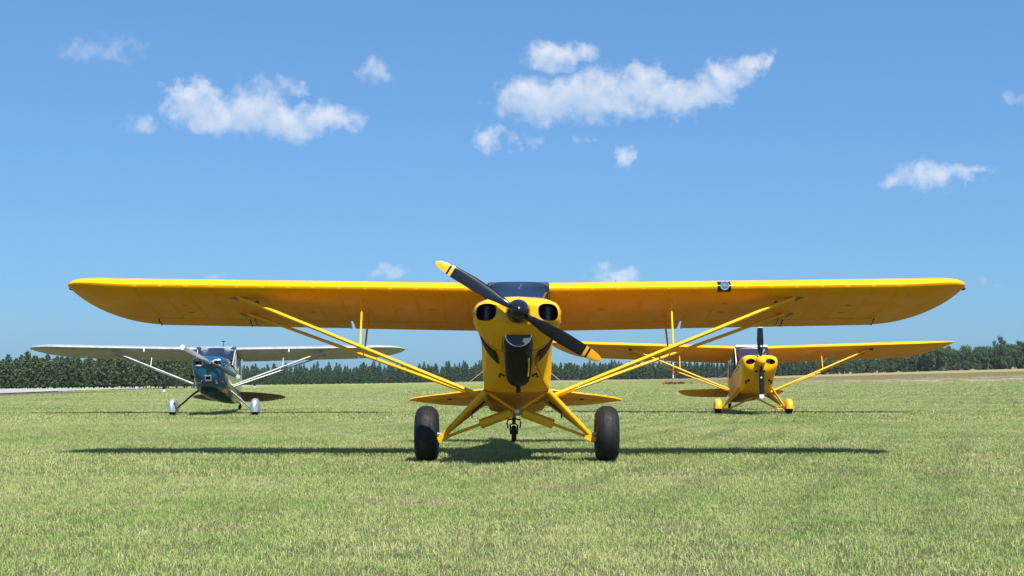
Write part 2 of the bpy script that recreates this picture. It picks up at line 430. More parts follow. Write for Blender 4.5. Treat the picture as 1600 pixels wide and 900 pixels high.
def blade(name, parent, hub, ang, length, secs, mats, bands, axis_tilt=0.0, hand=1):
    """propeller blade: secs = (r/R, chord, twist deg, thick); bands = [(r0, mat index)]"""
    rs = sorted(set([i / 40 for i in range(3, 41)] + [b[0] for b in bands]))
    def at(r):
        for (a, b) in zip(secs, secs[1:]):
            if a[0] <= r <= b[0]:
                u = (r - a[0]) / (b[0] - a[0]); u = u * u * (3 - 2 * u); return [lerp(p, q, u) for p, q in zip(a[1:], b[1:])]
        return secs[-1][1:]
    d = Vector((math.cos(ang), axis_tilt * math.cos(ang), math.sin(ang))); fwd = Vector((0, 1, 0)); fwd = (fwd - d * fwd.dot(d)).normalized(); side = d.cross(fwd).normalized() * hand
    rings, rr = [], []
    for r in rs:
        ch, tw, th = at(r); tw = R(tw)
        cdir = side * math.cos(tw) + fwd * math.sin(tw); ndir = fwd * math.cos(tw) - side * math.sin(tw)
        ring = []
        for k in range(16):
            q = 2 * math.pi * k / 16; ring.append(Vector(hub) + d * r * length + cdir * (math.cos(q) * ch / 2 + ch * 0.06) + ndir * math.sin(q) * th / 2 * (1.0 + 0.35 * math.cos(q)))
        rings.append(ring); rr.append(r)
    def mf(i):
        m = 0; mid = (rr[i] + rr[min(i + 1, len(rr) - 1)]) / 2
        for r0, mi in bands:
            if mid >= r0: m = mi
        return m
    return MB().loft(rings, True, True, True, mf=mf).build(name, mats, parent, 60)

def windshield_rings(base_pts, top_pts, n=24):
    b = spline(base_pts, n); t = spline(top_pts, n)
    return [[lerp(p, q, k / 6) for p, q in zip(b, t)] for k in range(7)]

# ================================================================ main yellow aeroplane
def build_main():
    A = empty('yellow_airplane', (0.056, 15.7, 0))
    tag(A, 'large yellow high-wing airplane in the foreground with fat black tyres and black propeller', 'airplane')
    # ---- cowling
    S = [(-1.255, [(0, 1.775), (.12, 1.77), (.24, 1.765), (.33, 1.745), (.365, 1.69), (.34, 1.63), (.24, 1.59), (.11, 1.565), (0, 1.56)]),
         (-1.22, [(0, 1.81), (.15, 1.80), (.28, 1.795), (.38, 1.768), (.42, 1.69), (.39, 1.60), (.27, 1.545), (.13, 1.515), (0, 1.51)]),
         (-1.13, [(0, 1.848), (.18, 1.838), (.32, 1.825), (.425, 1.78), (.465, 1.68), (.44, 1.57), (.33, 1.485), (.16, 1.44), (0, 1.43)]),
         (-0.98, [(0, 1.872), (.2, 1.86), (.34, 1.838), (.45, 1.775), (.482, 1.66), (.445, 1.51), (.325, 1.375), (.175, 1.295), (0, 1.275)]),
         (-0.72, [(0, 1.89), (.2, 1.875), (.33, 1.845), (.42, 1.765), (.438, 1.61), (.380, 1.41), (.265, 1.20), (.15, 1.075), (0, 1.045)]),
         (-0.40, [(0, 1.905), (.2, 1.885), (.31, 1.84), (.38, 1.74), (.402, 1.5), (.398, 1.2), (.378, .93), (.33, .835), (0, .82)])]
    rings = loft_sections(S, 33, 5)
    mb = MB(); mb.loft(rings); cowl = mb.build('cowling', [YEL, DARK], A)
    cut = []
    for s in (-1, 1):
        c = MB(); pr = []
        for y, k in ((-1.5, 1.0), (-0.95, 1.0)):
            pr.append([(s * (0.335 + 0.108 * k * math.copysign(abs(math.cos(q)) ** .75, math.cos(q)) - 0.012 * math.sin(q)), y, 1.69 + 0.093 * k * math.copysign(abs(math.sin(q)) ** .8, math.sin(q))) for q in [2 * math.pi * i / 32 for i in range(32)]])
        c.loft(pr); o = c.build('cutter', [YEL, DARK]); o.data.polygons.foreach_set('material_index', [1] * len(o.data.polygons)); cut.append(o)
    boolean_cut(cowl, cut)
    for s in (-1, 1):   # cylinder head with fins inside each inlet
        e = MB()
        for k in range(6): e.lathe([(-.006, .075), (.006, .075)], (s * .335, -0.99 - 0.0, 1.62 + k * .024), 'Z', 18)
        e.lathe([(-.07, .05), (.09, .05)], (s * .335, -0.99, 1.68), 'Z', 14)
        tag(e.build('engine_cylinder', ENG, A), None, None)
    # seams and screws of the nose bowl
    for s in (-1, 1):
        sm = MB(); ln = [(s * x, y - 0.003, z) for x, y, z in ((.150, -1.235, 1.60), (.155, -1.175, 1.50), (.16, -1.06, 1.37), (.165, -0.99, 1.285))]
        sm.tube(ln, .0035, 6); sm.build('cowl_seam', DARK, cowl)
    def skin(y, u):
        """point on the cowl skin at station y, u = 0 top .. 1 bottom (right side)"""
        k = min(len(rings) - 2, max(i for i in range(len(rings)) if rings[i][0][1] <= y)); f_ = (y - rings[k][0][1]) / (rings[k + 1][0][1] - rings[k][0][1])
        j = u * 32; j0 = min(31, int(j)); g_ = j - j0
        p = Vector(rings[k][j0]).lerp(Vector(rings[k][j0 + 1]), g_); q = Vector(rings[k + 1][j0]).lerp(Vector(rings[k + 1][j0 + 1]), g_); return p.lerp(q, f_)
    JOINT = mat('panel_joint', (0.16, 0.07, 0.005), 0.7)
    for s in (-1, 1):
        MB().tube([(s * p.x, p.y, p.z) for p in [skin(-.955, u) + Vector((0, -.001, 0)) for u in [i / 24 for i in range(25)]]], .0035, 6).build('panel_joint', JOINT, cowl)
        MB().tube([(s * (p.x + .001), p.y, p.z) for p in [skin(lerp(-1.1, -.42, i / 12), .52) for i in range(13)]], .0035, 6).build('panel_joint', JOINT, cowl)
        for i in range(7):
            p = skin(-.99, .12 + i * .11); MB().lathe([(-.006, .0), (-.005, .010), (.006, .011)], (s * p.x, p.y, p.z), 'Y', 10).build('fastener', STEEL, cowl)
    for s in (-1, 1):   # dark curved exhaust outlets low on the cheeks
        rows_ = []
        for i in range(11):
            u = lerp(.59, .82, i / 10); yc = lerp(-.74, -.84, i / 10); rw = []
            for yy, off in ((yc - .088, .004), (yc - .085, .016), (yc, .020), (yc + .085, .016), (yc + .088, -.03)):
                p = skin(yy, u); nrm = Vector((p.x, -.25, (p.z - 1.55) * .8)).normalized(); p = p + nrm * off; rw.append((p.x * s, p.y, p.z))
            rows_.append(rw)
        MB().loft(rows_, closed=True).build('exhaust_outlet', DARK, cowl)
    # ---- chin scoop
    sc_ = [(-.10, 1.475, .150, .03), (0, 1.46, .153, .09)]
    rings = []
    for (z, hw, yf, yb) in ((1.455, .150, -1.135, -.98), (1.38, .158, -1.165, -.92), (1.28, .162, -1.150, -.86), (1.16, .160, -1.11, -.80), (1.04, .148, -1.05, -.74), (.95, .125, -.985, -.70), (.90, .085, -.93, -.68), (.883, .03, -.88, -.67)):
        ring = []
        for k in range(28):
            q = 2 * math.pi * k / 28; cxx, syy = math.cos(q), math.sin(q)
            ring.append((.014 + hw * math.copysign(abs(cxx) ** .7, cxx), lerp(yb, yf, .5 + .5 * math.copysign(abs(syy) ** .7, syy)), z + (.02 if z > 1.4 else 0) * 0))
        rings.append(ring)
    so = MB().loft(rings).build('air_scoop', BLK, A)
    lip = []
    for k in range(17):
        q = math.pi * k / 16; lip.append((.014 - .140 * math.cos(q), -1.176 - .008 * math.sin(q) + .02 * (1 - math.sin(q)), 1.448 - .125 * math.sin(q)))
    MB().tube(lip, .008, 8).build('scoop_lip', CHROME, so)
    fc = MB(); top = [(p[0], -1.145 - .01, 1.448) for p in lip]; k0 = fc.ring([(p[0], p[1] + .004, p[2]) for p in lip]); k1 = fc.ring(top)
    for i in range(16): fc.face((k0[i], k0[i + 1], k1[i + 1], k1[i]))
    fc.build('scoop_screen', mat('scoop_mesh', (.05, .055, .055), .5, metal=.3, bump=.004, bscale=160), so)
    MB().tube([(.014, -.86, .93), (.014, -.84, .82)], .028, 14).build('drain_tube', BLK, A)
    for s in (-1, 1): MB().tube([(s * .155 + .014, -.83, 1.0), (s * .20 + .014, -.80, 1.03), (s * .215 + .014, -.79, .985)], .012, 8).build('scoop_bracket', BLK, so)
    MB().tube([(.125, -1.10, 1.19), (.128, -1.09, 1.09), (.12, -1.05, 1.0)], .008, 8).build('drain_hose', YELM, so)
    MB().tube([(.235, -.94, 1.22), (.215, -.95, 1.13), (.245, -.86, 1.05), (.30, -.70, .93), (.345, -.5, .85)], .009, 8).build('tie_rope', mat('orange_rope', (.55, .22, .02), .8, bump=.004, bscale=120), A)
    MB().tube([(.235, -.94, 1.22), (.205, -.96, 1.18), (.20, -.94, 1.10), (.225, -.93, 1.14)], .008, 8).build('tie_rope', mat('orange_rope', (.55, .22, .02), .8), A)
    # lower cowl keel plates (V creases towards the gear corners)
    # ---- fuselage
    def fs(y, top, sillx, zs, zl, xl, zb, crown=.0):
        return (y, [(0, top), (sillx * .55, top - .01 - crown * .1), (sillx * .86, top - .03 - crown * .3), (sillx, lerp(top, zs, .35) - crown * .2), (sillx, zs), (lerp(sillx, xl, .5), lerp(zs, zl, .5)), (xl, zl + .03), (xl * .88, zb + .012), (0, zb)])
    F = [(-.402, [(0, 1.90), (.2, 1.88), (.305, 1.835), (.375, 1.735), (.398, 1.5), (.394, 1.2), (.374, .93), (.326, .84), (0, .825)]),
         (-.15, [(0, 1.84), (.2, 1.82), (.31, 1.76), (.375, 1.66), (.398, 1.45), (.394, 1.15), (.376, .89), (.33, .80), (0, .785)]),
         (.10, [(0, 1.56), (.2, 1.56), (.32, 1.56), (.388, 1.55), (.398, 1.40), (.394, 1.10), (.376, .85), (.33, .765), (0, .75)]),
         (1.0, [(0, 1.36), (.2, 1.36), (.32, 1.36), (.385, 1.35), (.395, 1.22), (.39, .98), (.37, .72), (.325, .64), (0, .625)]),
         (1.70, [(0, 1.22), (.2, 1.22), (.31, 1.22), (.37, 1.21), (.38, 1.10), (.375, .88), (.352, .63), (.31, .555), (0, .54)])]
    ff = MB(); ff.loft(loft_sections(F, 29, 5)); ff.build('fuselage', YELF, A)
    G = [(1.72, [(0, 1.62), (.2, 1.61), (.31, 1.57), (.365, 1.45), (.375, 1.15), (.37, .88), (.348, .63), (.30, .553), (0, .538)]),
         (2.6, [(0, 1.37), (.14, 1.35), (.22, 1.30), (.265, 1.20), (.28, 1.0), (.275, .80), (.255, .575), (.21, .50), (0, .487)]),
         (3.7, [(0, 1.08), (.08, 1.07), (.125, 1.04), (.15, .97), (.16, .85), (.158, .70), (.15, .51), (.12, .445), (0, .436)]),
         (4.85, [(0, .78), (.015, .775), (.025, .765), (.03, .74), (.032, .68), (.032, .58), (.03, .44), (.02, .405), (0, .40)])]
    gg = MB(); gg.loft(loft_sections(G, 29, 5)); gg.build('rear_fuselage', YELF, A)
    # ---- cabin: roof, posts, windshield, windows, seat, panel
    MB().box((.02, 1.15, 1.905), (.74, 1.44, .03), rot=Matrix.Rotation(R(-15.5), 3, 'X')).build('cabin_roof', YELF, A)
    MB().box((.02, 1.15, 1.882), (.72, 1.42, .012), rot=Matrix.Rotation(R(-15.5), 3, 'X')).build('headliner', DARK, A)
    base = [(-.385, .02, 1.62), (-.34, -.16, 1.73), (-.2, -.30, 1.84), (0, -.345, 1.875), (.2, -.30, 1.84), (.34, -.16, 1.73), (.385, .02, 1.62)]
    top = [(-.345 + .02, .36, 2.125), (-.22 + .02, .345, 2.13), (.02, .34, 2.135), (.24, .345, 2.13), (.365, .36, 2.125)]
    ws = MB().loft(windshield_rings(base, top), closed=False, cap0=False, cap1=False).build('windshield', GLASS, A)
    MB().box((.022, .385, 2.086), (.715, .12, .05), rot=Matrix.Rotation(R(-16), 3, 'X')).build('windshield_header', mat('header_band', (.03, .045, .075), .3), A)
    MB().lathe([(-.01, .0), (0, .035), (.012, .04), (.02, .0)], (.03, .30, 2.075), 'Y', 4).build('compass', CHROME, ws)
    for s in (-1, 1):
        MB().tube([(s * .385, .02, 1.62), (s * .355 + .02, .36, 2.11)], .014, 10).build('windshield_post', BLK, A)
        MB().tube([(s * .20 + .02, -.02, 1.80), (s * .33 + .02, .34, 2.09)], .012, 8).build('cabin_tube', BLK, A)
        MB().tube([(s * .39, .35, 1.50), (s * .365 + .01, .42, 2.08)], .02, 10).build('door_post', BLK, A)
        MB().tube([(s * .38, 1.70, 1.20), (s * .37, 1.70, 1.68)], .02, 10).build('door_post', YELM, A)
        wv = MB(); k = wv.ring([(s * .386, .06, 1.575), (s * .372, .40, 2.06), (s * .366, 1.68, 1.68), (s * .374, 1.68, 1.235)]); wv.face(k); wv.build('side_window', GLASS, A)
    MB().box((0, .02, 1.60), (.72, .05, .30)).build('instrument_panel', BLK, A)
    for yy in (.75, 1.35):
        st = MB(); st.box((0, yy + .18, 1.50 - yy * .1), (.46, .10, .62), rot=Matrix.Rotation(R(-18), 3, 'X')); st.box((0, yy - .05, 1.36 - yy * .12), (.46, .42, .10)); st.build('seat', SEAT, A)
    # ---- wings
    for s in (-1, 1):
        W = Wing(s, .385, 5.43, 1.60, .315, 2.052, 16.2, 1.2, 0.66, .86, .17, .20, .045, th=.155)
        mb = MB(); hinge = .80
        # main body: full section from root to tip, control surfaces cut away
        ia, ib, ic = .42, 2.12, 4.62
        mb.loft(W.panel(W.x0, ic + .02, 0, hinge - .012, 26), cap0=True, cap1=True)
        wing = mb.build('wing', YELF, A)
        tb = MB().loft(W.panel(ic + .02, 0, 0, 1.0, 4, tipfine=True)); tb.build('wing_tip', YELF, wing)
        MB().loft(W.panel(ia, ib - .02, hinge, 1.0, 10, R(1.8))).build('flap', YELF, wing)
        MB().loft(W.panel(ib + .02, ic, hinge, 1.0, 14, R(1))).build('aileron', YELF, wing)
        # root rib closing plate, hinge brackets, tip lamp, screws along the leading edge
        for xh in (ib, 3.4, ic - .05):
            a, b = Vector(W.pt(xh, .74, -.03)), Vector(W.pt(xh, .86, -.035))
            MB().tube([a, a + Vector((s * -.01, .02, -.05)), b + Vector((s * .01, 0, -.02)), b], .008, 8).build('hinge_bracket', STEEL if xh == ib else BLK, wing)
        for xh in (3.33,):
            a = Vector(W.pt(xh, .70, -.03)); MB().tube([a, a + Vector((0, .12, -.07)), Vector(W.pt(xh, .92, -.02))], .006, 6).build('aileron_horn', BLK, wing)
        tp = Vector(W.pt(W.semi - .002, .5, 0)); MB().lathe([(-.02, .008), (0, .02), (.025, .018), (.04, .004)], tp, 'X' if s > 0 else 'X', 12).build('tip_lamp', BLK, wing)
        secp = [(t, naca(t, th=.155)[0]) for t in (.30, .16, .08, .04, .015, .004)] + [(0, 0)] + [(t, naca(t, th=.155)[1]) for t in (.004, .015, .04, .10, .2, .35, .5, .65, .78)]
        for i in range(14):     # fabric tapes over the ribs
            xr = .60 + i * .305; rr_ = []
            for xx, k in ((xr - .024, .0002), (xr - .018, .0013), (xr + .018, .0013), (xr + .024, .0002)):
                ring = []
                for q, (t, z) in enumerate(secp):
                    p = Vector(W.pt(xx, t, z)); a_ = Vector(W.pt(xx, *secp[max(q - 1, 0)])); b_ = Vector(W.pt(xx, *secp[min(q + 1, len(secp) - 1)]))
                    d_ = (b_ - a_).normalized(); nn = Vector((0, -d_.z, d_.y)); nn = nn if True else nn
                    if nn.dot(p - Vector(W.pt(xx, .3, .03))) < 0: nn = -nn
                    ring.append(p + nn * k)
                rr_.append(ring)
            MB().loft(rr_, closed=False, cap0=False, cap1=False).build('rib_tape', TAPE, wing)
        for (xi, ti) in ((1.05, .42), (2.55, .30), (2.55, .55), (4.1, .40), (4.1, .62)):    # inspection covers
            p = Vector(W.pt(xi, ti, naca(ti, th=.155)[1])); MB().lathe([(-.0025, .0), (-.0025, .042), (-.001, .046), (.004, .046)], p, 'Z', 20).build('inspection_cover', TAPE, wing)
        # struts
        fa, ra = Vector(W.pt(3.37, .16, naca(.16, th=.155)[1])), Vector(W.pt(3.40, .62, naca(.62, th=.155)[1]))
        root = Vector((s * .385, .10, .755)); root2 = Vector((s * .385, .30, .735))
        s1 = _strut('wing_strut', root, fa + Vector((0, 0, .01)), .024, YELM, A, 1.8); s2 = _strut('wing_strut', root2, ra + Vector((0, 0, .01)), .020, YELM, A, 1.8)
        for q, p in ((s1, fa), (s2, ra)):
            MB().box(p + Vector((s * .05, 0, -.012)), (.10, .03, .018), rot=Matrix.Rotation(R(-22 * s), 3, 'Y')).build('strut_fitting', ENG, q)
        MB().lathe([(-.012, .008), (-.006, .03), (.006, .03), (.012, .008)], fa + Vector((-s * .23, -.01, -.065)), 'Y', 14).build('tie_down_ring', BLK, s1)
        # jury struts
        xj = 1.87
        f1 = (xj - .385) / (abs(fa.x) - .385); pj = root.lerp(fa, f1); f2 = (xj - .385) / (abs(ra.x) - .385); pk = root2.lerp(ra, f2)
        tj, tk = Vector(W.pt(xj, .16, naca(.16, th=.155)[1])), Vector(W.pt(xj, .62, naca(.62, th=.155)[1]))
        MB().tube([pj, tj], .013, 10).build('jury_strut', YELM, A); MB().tube([pk, tk], .013, 10).build('jury_strut', YELM, A); MB().tube([pj, pk], .010, 8).build('jury_strut', YELM, A)
        if s > 0:   # landing light let into the leading edge
            ll = []
            sec = [(.0 + t, naca(t, th=.155)[0]) for t in (.045, .03, .018, .008, .002)] + [(0, 0)] + [(t, naca(t, th=.155)[1]) for t in (.003, .010, .022, .04)]
            rr_ = []
            for xx in (2.40, 2.44, 2.48, 2.52, 2.56): rr_.append([Vector(W.pt(xx, t, z)) + Vector((0, -.006, .0)) for t, z in sec])
            LP = MB().loft(rr_, closed=False, cap0=False, cap1=False).build('landing_light', BLK, wing)
            c = Vector(W.pt(2.48, 0, 0)) + Vector((0, -.014, .006))
            MB().lathe([(0, .054), (-.012, .054), (-.012, .042), (.002, .040)], c, 'Y', 24, cap0=False, cap1=False).build('light_rim', CHROME, wing)
            MB().lathe([(-.006, .0), (-.004, .02), (-.001, .034), (.004, .042)], c, 'Y', 20, cap0=False).build('light_reflector', LENS, wing)
    MB().tube([(-1.5, .36, 2.03), (-1.5, .28, 2.0), (-1.5, .12, 2.0)], .006, 6).build('pitot_tube', STEEL, A)
    for x in (-1.36, 1.98): MB().tube([(x * .62, .9, 2.09), (x * .62, .89, 2.19)], .006, 6).build('fuel_vent', STEEL, A)
    # ---- landing gear
    for s in (-1, 1):
        ft, rt, ax = Vector((s * .352, -.34, .825)), Vector((s * .352, .52, .70)), Vector((s * .87, .0, .295))
        MB().slab([ft, rt, ax + Vector((-s * .03, .09, .02)), ax + Vector((-s * .03, -.03, .02))], .03).build('gear_leg', YELF, A)
        _strut('gear_tube', ft + Vector((0, -.012, .01)), ax, .034, YELM, A, 1.5)
        MB().tube([rt, ax + Vector((0, .06, .02))], .022, 10).build('gear_tube', YELM, A)
        MB().box(ax + Vector((-s * .01, 0, -.01)), (.13, .14, .075), rot=Matrix.Rotation(R(28 * s), 3, 'Y')).build('axle_fitting', YELM, A)
        MB().tube([ax + Vector((-s * .04, 0, .02)), (s * 1.05, 0, .33)], .025, 12).build('axle', STEEL, A)
        ci, co = Vector((s * .045, -.10, .585)), Vector((s * .84, -.01, .285))
        sh = MB().tube([ci, co], .018, 10).build('shock_strut', YELM, A)
        d = co - ci
        MB().tube([ci + d * .02, ci + d * .03, ci + d * .47, ci + d * .48], [.045, .056, .056, .045], 18).build('shock_cover', YEL, sh)
        MB().tube([(s * .33, -.33, .81), (s * .02, -.10, .60)], .017, 10).build('cabane_strut', YELM, A)
        MB().tube([(s * .33, .40, .72), (s * .02, -.08, .595)], .013, 10).build('cabane_strut', YELM, A)
        MB().tube([ft + Vector((s * .02, .2, -.12)), ft + Vector((s * .16, .10, -.24)), ft + Vector((s * .165, .08, -.30))], .012, 8).build('brake_line', BLK, A)
        wh = empty('wheel', (s * 1.052, 0, .322)); wh.parent = A
        MB().lathe(tyre_profile(.334, .272, .15), (0, 0, 0), 'X', 56, cap0=False, cap1=False).build('tyre', RUB, wh)
        MB().lathe([(-.095, .15), (-.10, .165), (-.08, .14), (-.07, .05), (-.09, .0)], (0, 0, 0), 'X', 32, cap0=False, cap1=False).build('rim', STEEL, wh)
        MB().lathe([(.095, .15), (.10, .165), (.08, .14), (.07, .05), (.09, .0)], (0, 0, 0), 'X', 32, cap0=False, cap1=False).build('rim', STEEL, wh)
        for q in (-1, 1):   # moulded tread groove
            MB().lathe([(q * .052 - .004, .3285), (q * .052, .3315), (q * .052 + .004, .3285)], (0, 0, 0), 'X', 56, cap0=False, cap1=False).build('tread_rib', RUB, wh)
    MB().lathe([(-.06, .0), (-.05, .03), (.05, .03), (.06, .0)], (0, -.10, .59), 'Y', 14).build('cabane_fitting', STEEL, A)
    # ---- tail
    def tail_half(s):
        LE = [(.06, 4.10, .845), (.55, 4.17, .800), (1.0, 4.25, .748), (1.30, 4.33, .712), (1.50, 4.43, .680), (1.585, 4.53, .655)]
        HN = [(.06, 4.55, .725), (.55, 4.57, .700), (1.0, 4.59, .680), (1.30, 4.60, .665), (1.50, 4.61, .655), (1.588, 4.60, .650)]
        TE = [(.10, 5.02, .555), (.55, 5.02, .550), (1.0, 4.98, .562), (1.30, 4.88, .592), (1.50, 4.74, .625), (1.586, 4.66, .645)]
        L, Hh, T = [spline(q, 24) for q in (LE, HN, TE)]
        def loftpair(P, Q, ta, tb, name):
            rings = []
            for a, b in zip(P, Q):
                ring = []
                for k in range(12):
                    q = 2 * math.pi * k / 12; u = .5 - .5 * math.cos(q); p = a.lerp(b, u)
                    ring.append((s * p.x, p.y, p.z + math.sin(q) * lerp(ta, tb, u)))
                rings.append(ring)
            return MB().loft(rings).build(name, YELF, A)
        st = loftpair(L, [h + Vector((0, -.008, 0)) for h in Hh], .022, .02, 'stabilizer'); e = loftpair([h + Vector((0, .008, 0)) for h in Hh], T, .02, .008, 'elevator')
        MB().tube([(s * q.x, q.y, q.z) for q in L], .014, 8).build('edge_tube', YELM, st)
        MB().tube([(s * 1.33, 4.35, .722), (s * 1.335, 4.60, .675), (s * 1.33, 4.84, .59)], .006, 6).build('edge_tube', YELM, e)
        MB().box((s * 1.0, 4.58, .662), (.06, .05, .02)).build('hinge', BLK, e)
        MB().tube([(s * .03, 4.55, 1.45), (s * 1.0, 4.56, .69)], .005, 6).build('brace_wire', CHROME, A)
        MB().tube([(s * .03, 4.60, .44), (s * 1.0, 4.58, .665)], .005, 6).build('brace_wire', STEEL, A)
    for s in (-1, 1): tail_half(s)
    fin = [(0, 3.85, 1.04), (0, 4.2, 1.22), (0, 4.55, 1.50), (0, 4.75, 1.60), (0, 4.80, .78)]
    MB().slab(fin, .035).build('fin', YELF, A)
    rud = [(0, 4.82, .48), (0, 4.77, 1.60), (0, 4.95, 1.62), (0, 5.18, 1.48), (0, 5.30, 1.15), (0, 5.24, .75), (0, 5.05, .50)]
    MB().slab(rud, .035).build('rudder', YELF, A)
    # ---- tailwheel
    TW = empty('tailwheel', (-.027, 4.75, 0)); TW.parent = A
    MB().lathe(tyre_profile(.135, .075, .05), (0, 0, .128), 'X', 32).build('tyre', RUB, TW)
    fk = MB(); fk.tube([(-.05, 0, .128), (-.055, -.02, .27), (0, -.03, .30), (.055, -.02, .27), (.05, 0, .128)], .014, 8); fk.tube([(0, -.03, .28), (0, -.05, .40)], .03, 12); fk.build('fork', BLK, TW)
    MB().tube([(0, -.05, .39), (0, -.22, .40), (0, -.5, .43)], .02, 10).build('leaf_spring', BLK, TW)
    for s in (-1, 1): MB().tube([(s * .02, -.03, .36), (s * .09, -.04, .35), (s * .105, -.03, .30), (s * .09, -.02, .22)], .012, 8).build('steering_spring', BLK, TW)
    # ---- propeller and spinner
    PR = empty('propeller', (.012, -1.335, 1.695)); PR.parent = A
    MB().lathe([(-.215, .004), (-.208, .028), (-.185, .055), (-.14, .086), (-.08, .112), (0, .128), (.05, .132), (.055, .125), (.055, .0)], (0, 0, 0), 'Y', 36).build('spinner', CARB, PR)
    secs = [(0, .07, 30, .065), (.12, .072, 28, .055), (.2, .095, 25, .040), (.34, .135, 21, .030), (.55, .150, 17, .022), (.75, .138, 14, .015), (.88, .11, 12, .010), (.95, .085, 11, .008), (.99, .05, 10, .006), (1.0, .02, 10, .004)]
    TIP = mat('propeller_tip_yellow', (.80, .37, .004), .4)
    for a in (180 - 30.6, -30.6):
        blade('blade', PR, (0, -.02, 0), R(a), 1.025, secs, [CARB, TIP], [(0, 0), (.80, 1), (.832, 0), (.855, 1)], hand=-1)
    return A
build_main()

# ================================================================ background aeroplanes
def simple_wheel(A, x, y, r, wid, fair, sc_=1.0):
    wh = empty('wheel', (x, y, r - .012)); wh.parent = A
    MB().lathe(tyre_profile(r, wid, r * .45), (0, 0, 0), 'X', 36).build('tyre', RUB, wh)
    return wh
def fender(A, x, y, r, wid, mt, zlow, ylen):
    """wheel fairing: rounded teardrop shell over the tyre"""
    rings = []
    for i in range(15):
        t = i / 14; yy = lerp(-r * 1.12, ylen, t)
        prof = math.sqrt(max(0.0, math.sin(math.pi * (t ** .72)))) if t < 1 else 0
        hw = max(.01, wid * (.25 + .75 * prof) if 0 < t < 1 else .01)
        top = r + r * 1.12 * prof; top = max(top, zlow + .03)
        ring = []
        for k in range(21):
            q = math.pi * k / 20; ring.append((x + hw * math.copysign(abs(math.cos(q)) ** .62, math.cos(q)), y + yy, zlow + (top - zlow) * abs(math.sin(q)) ** .72))
        rings.append(ring)
    return MB().loft(rings).build('wheel_fairing', mt, A)

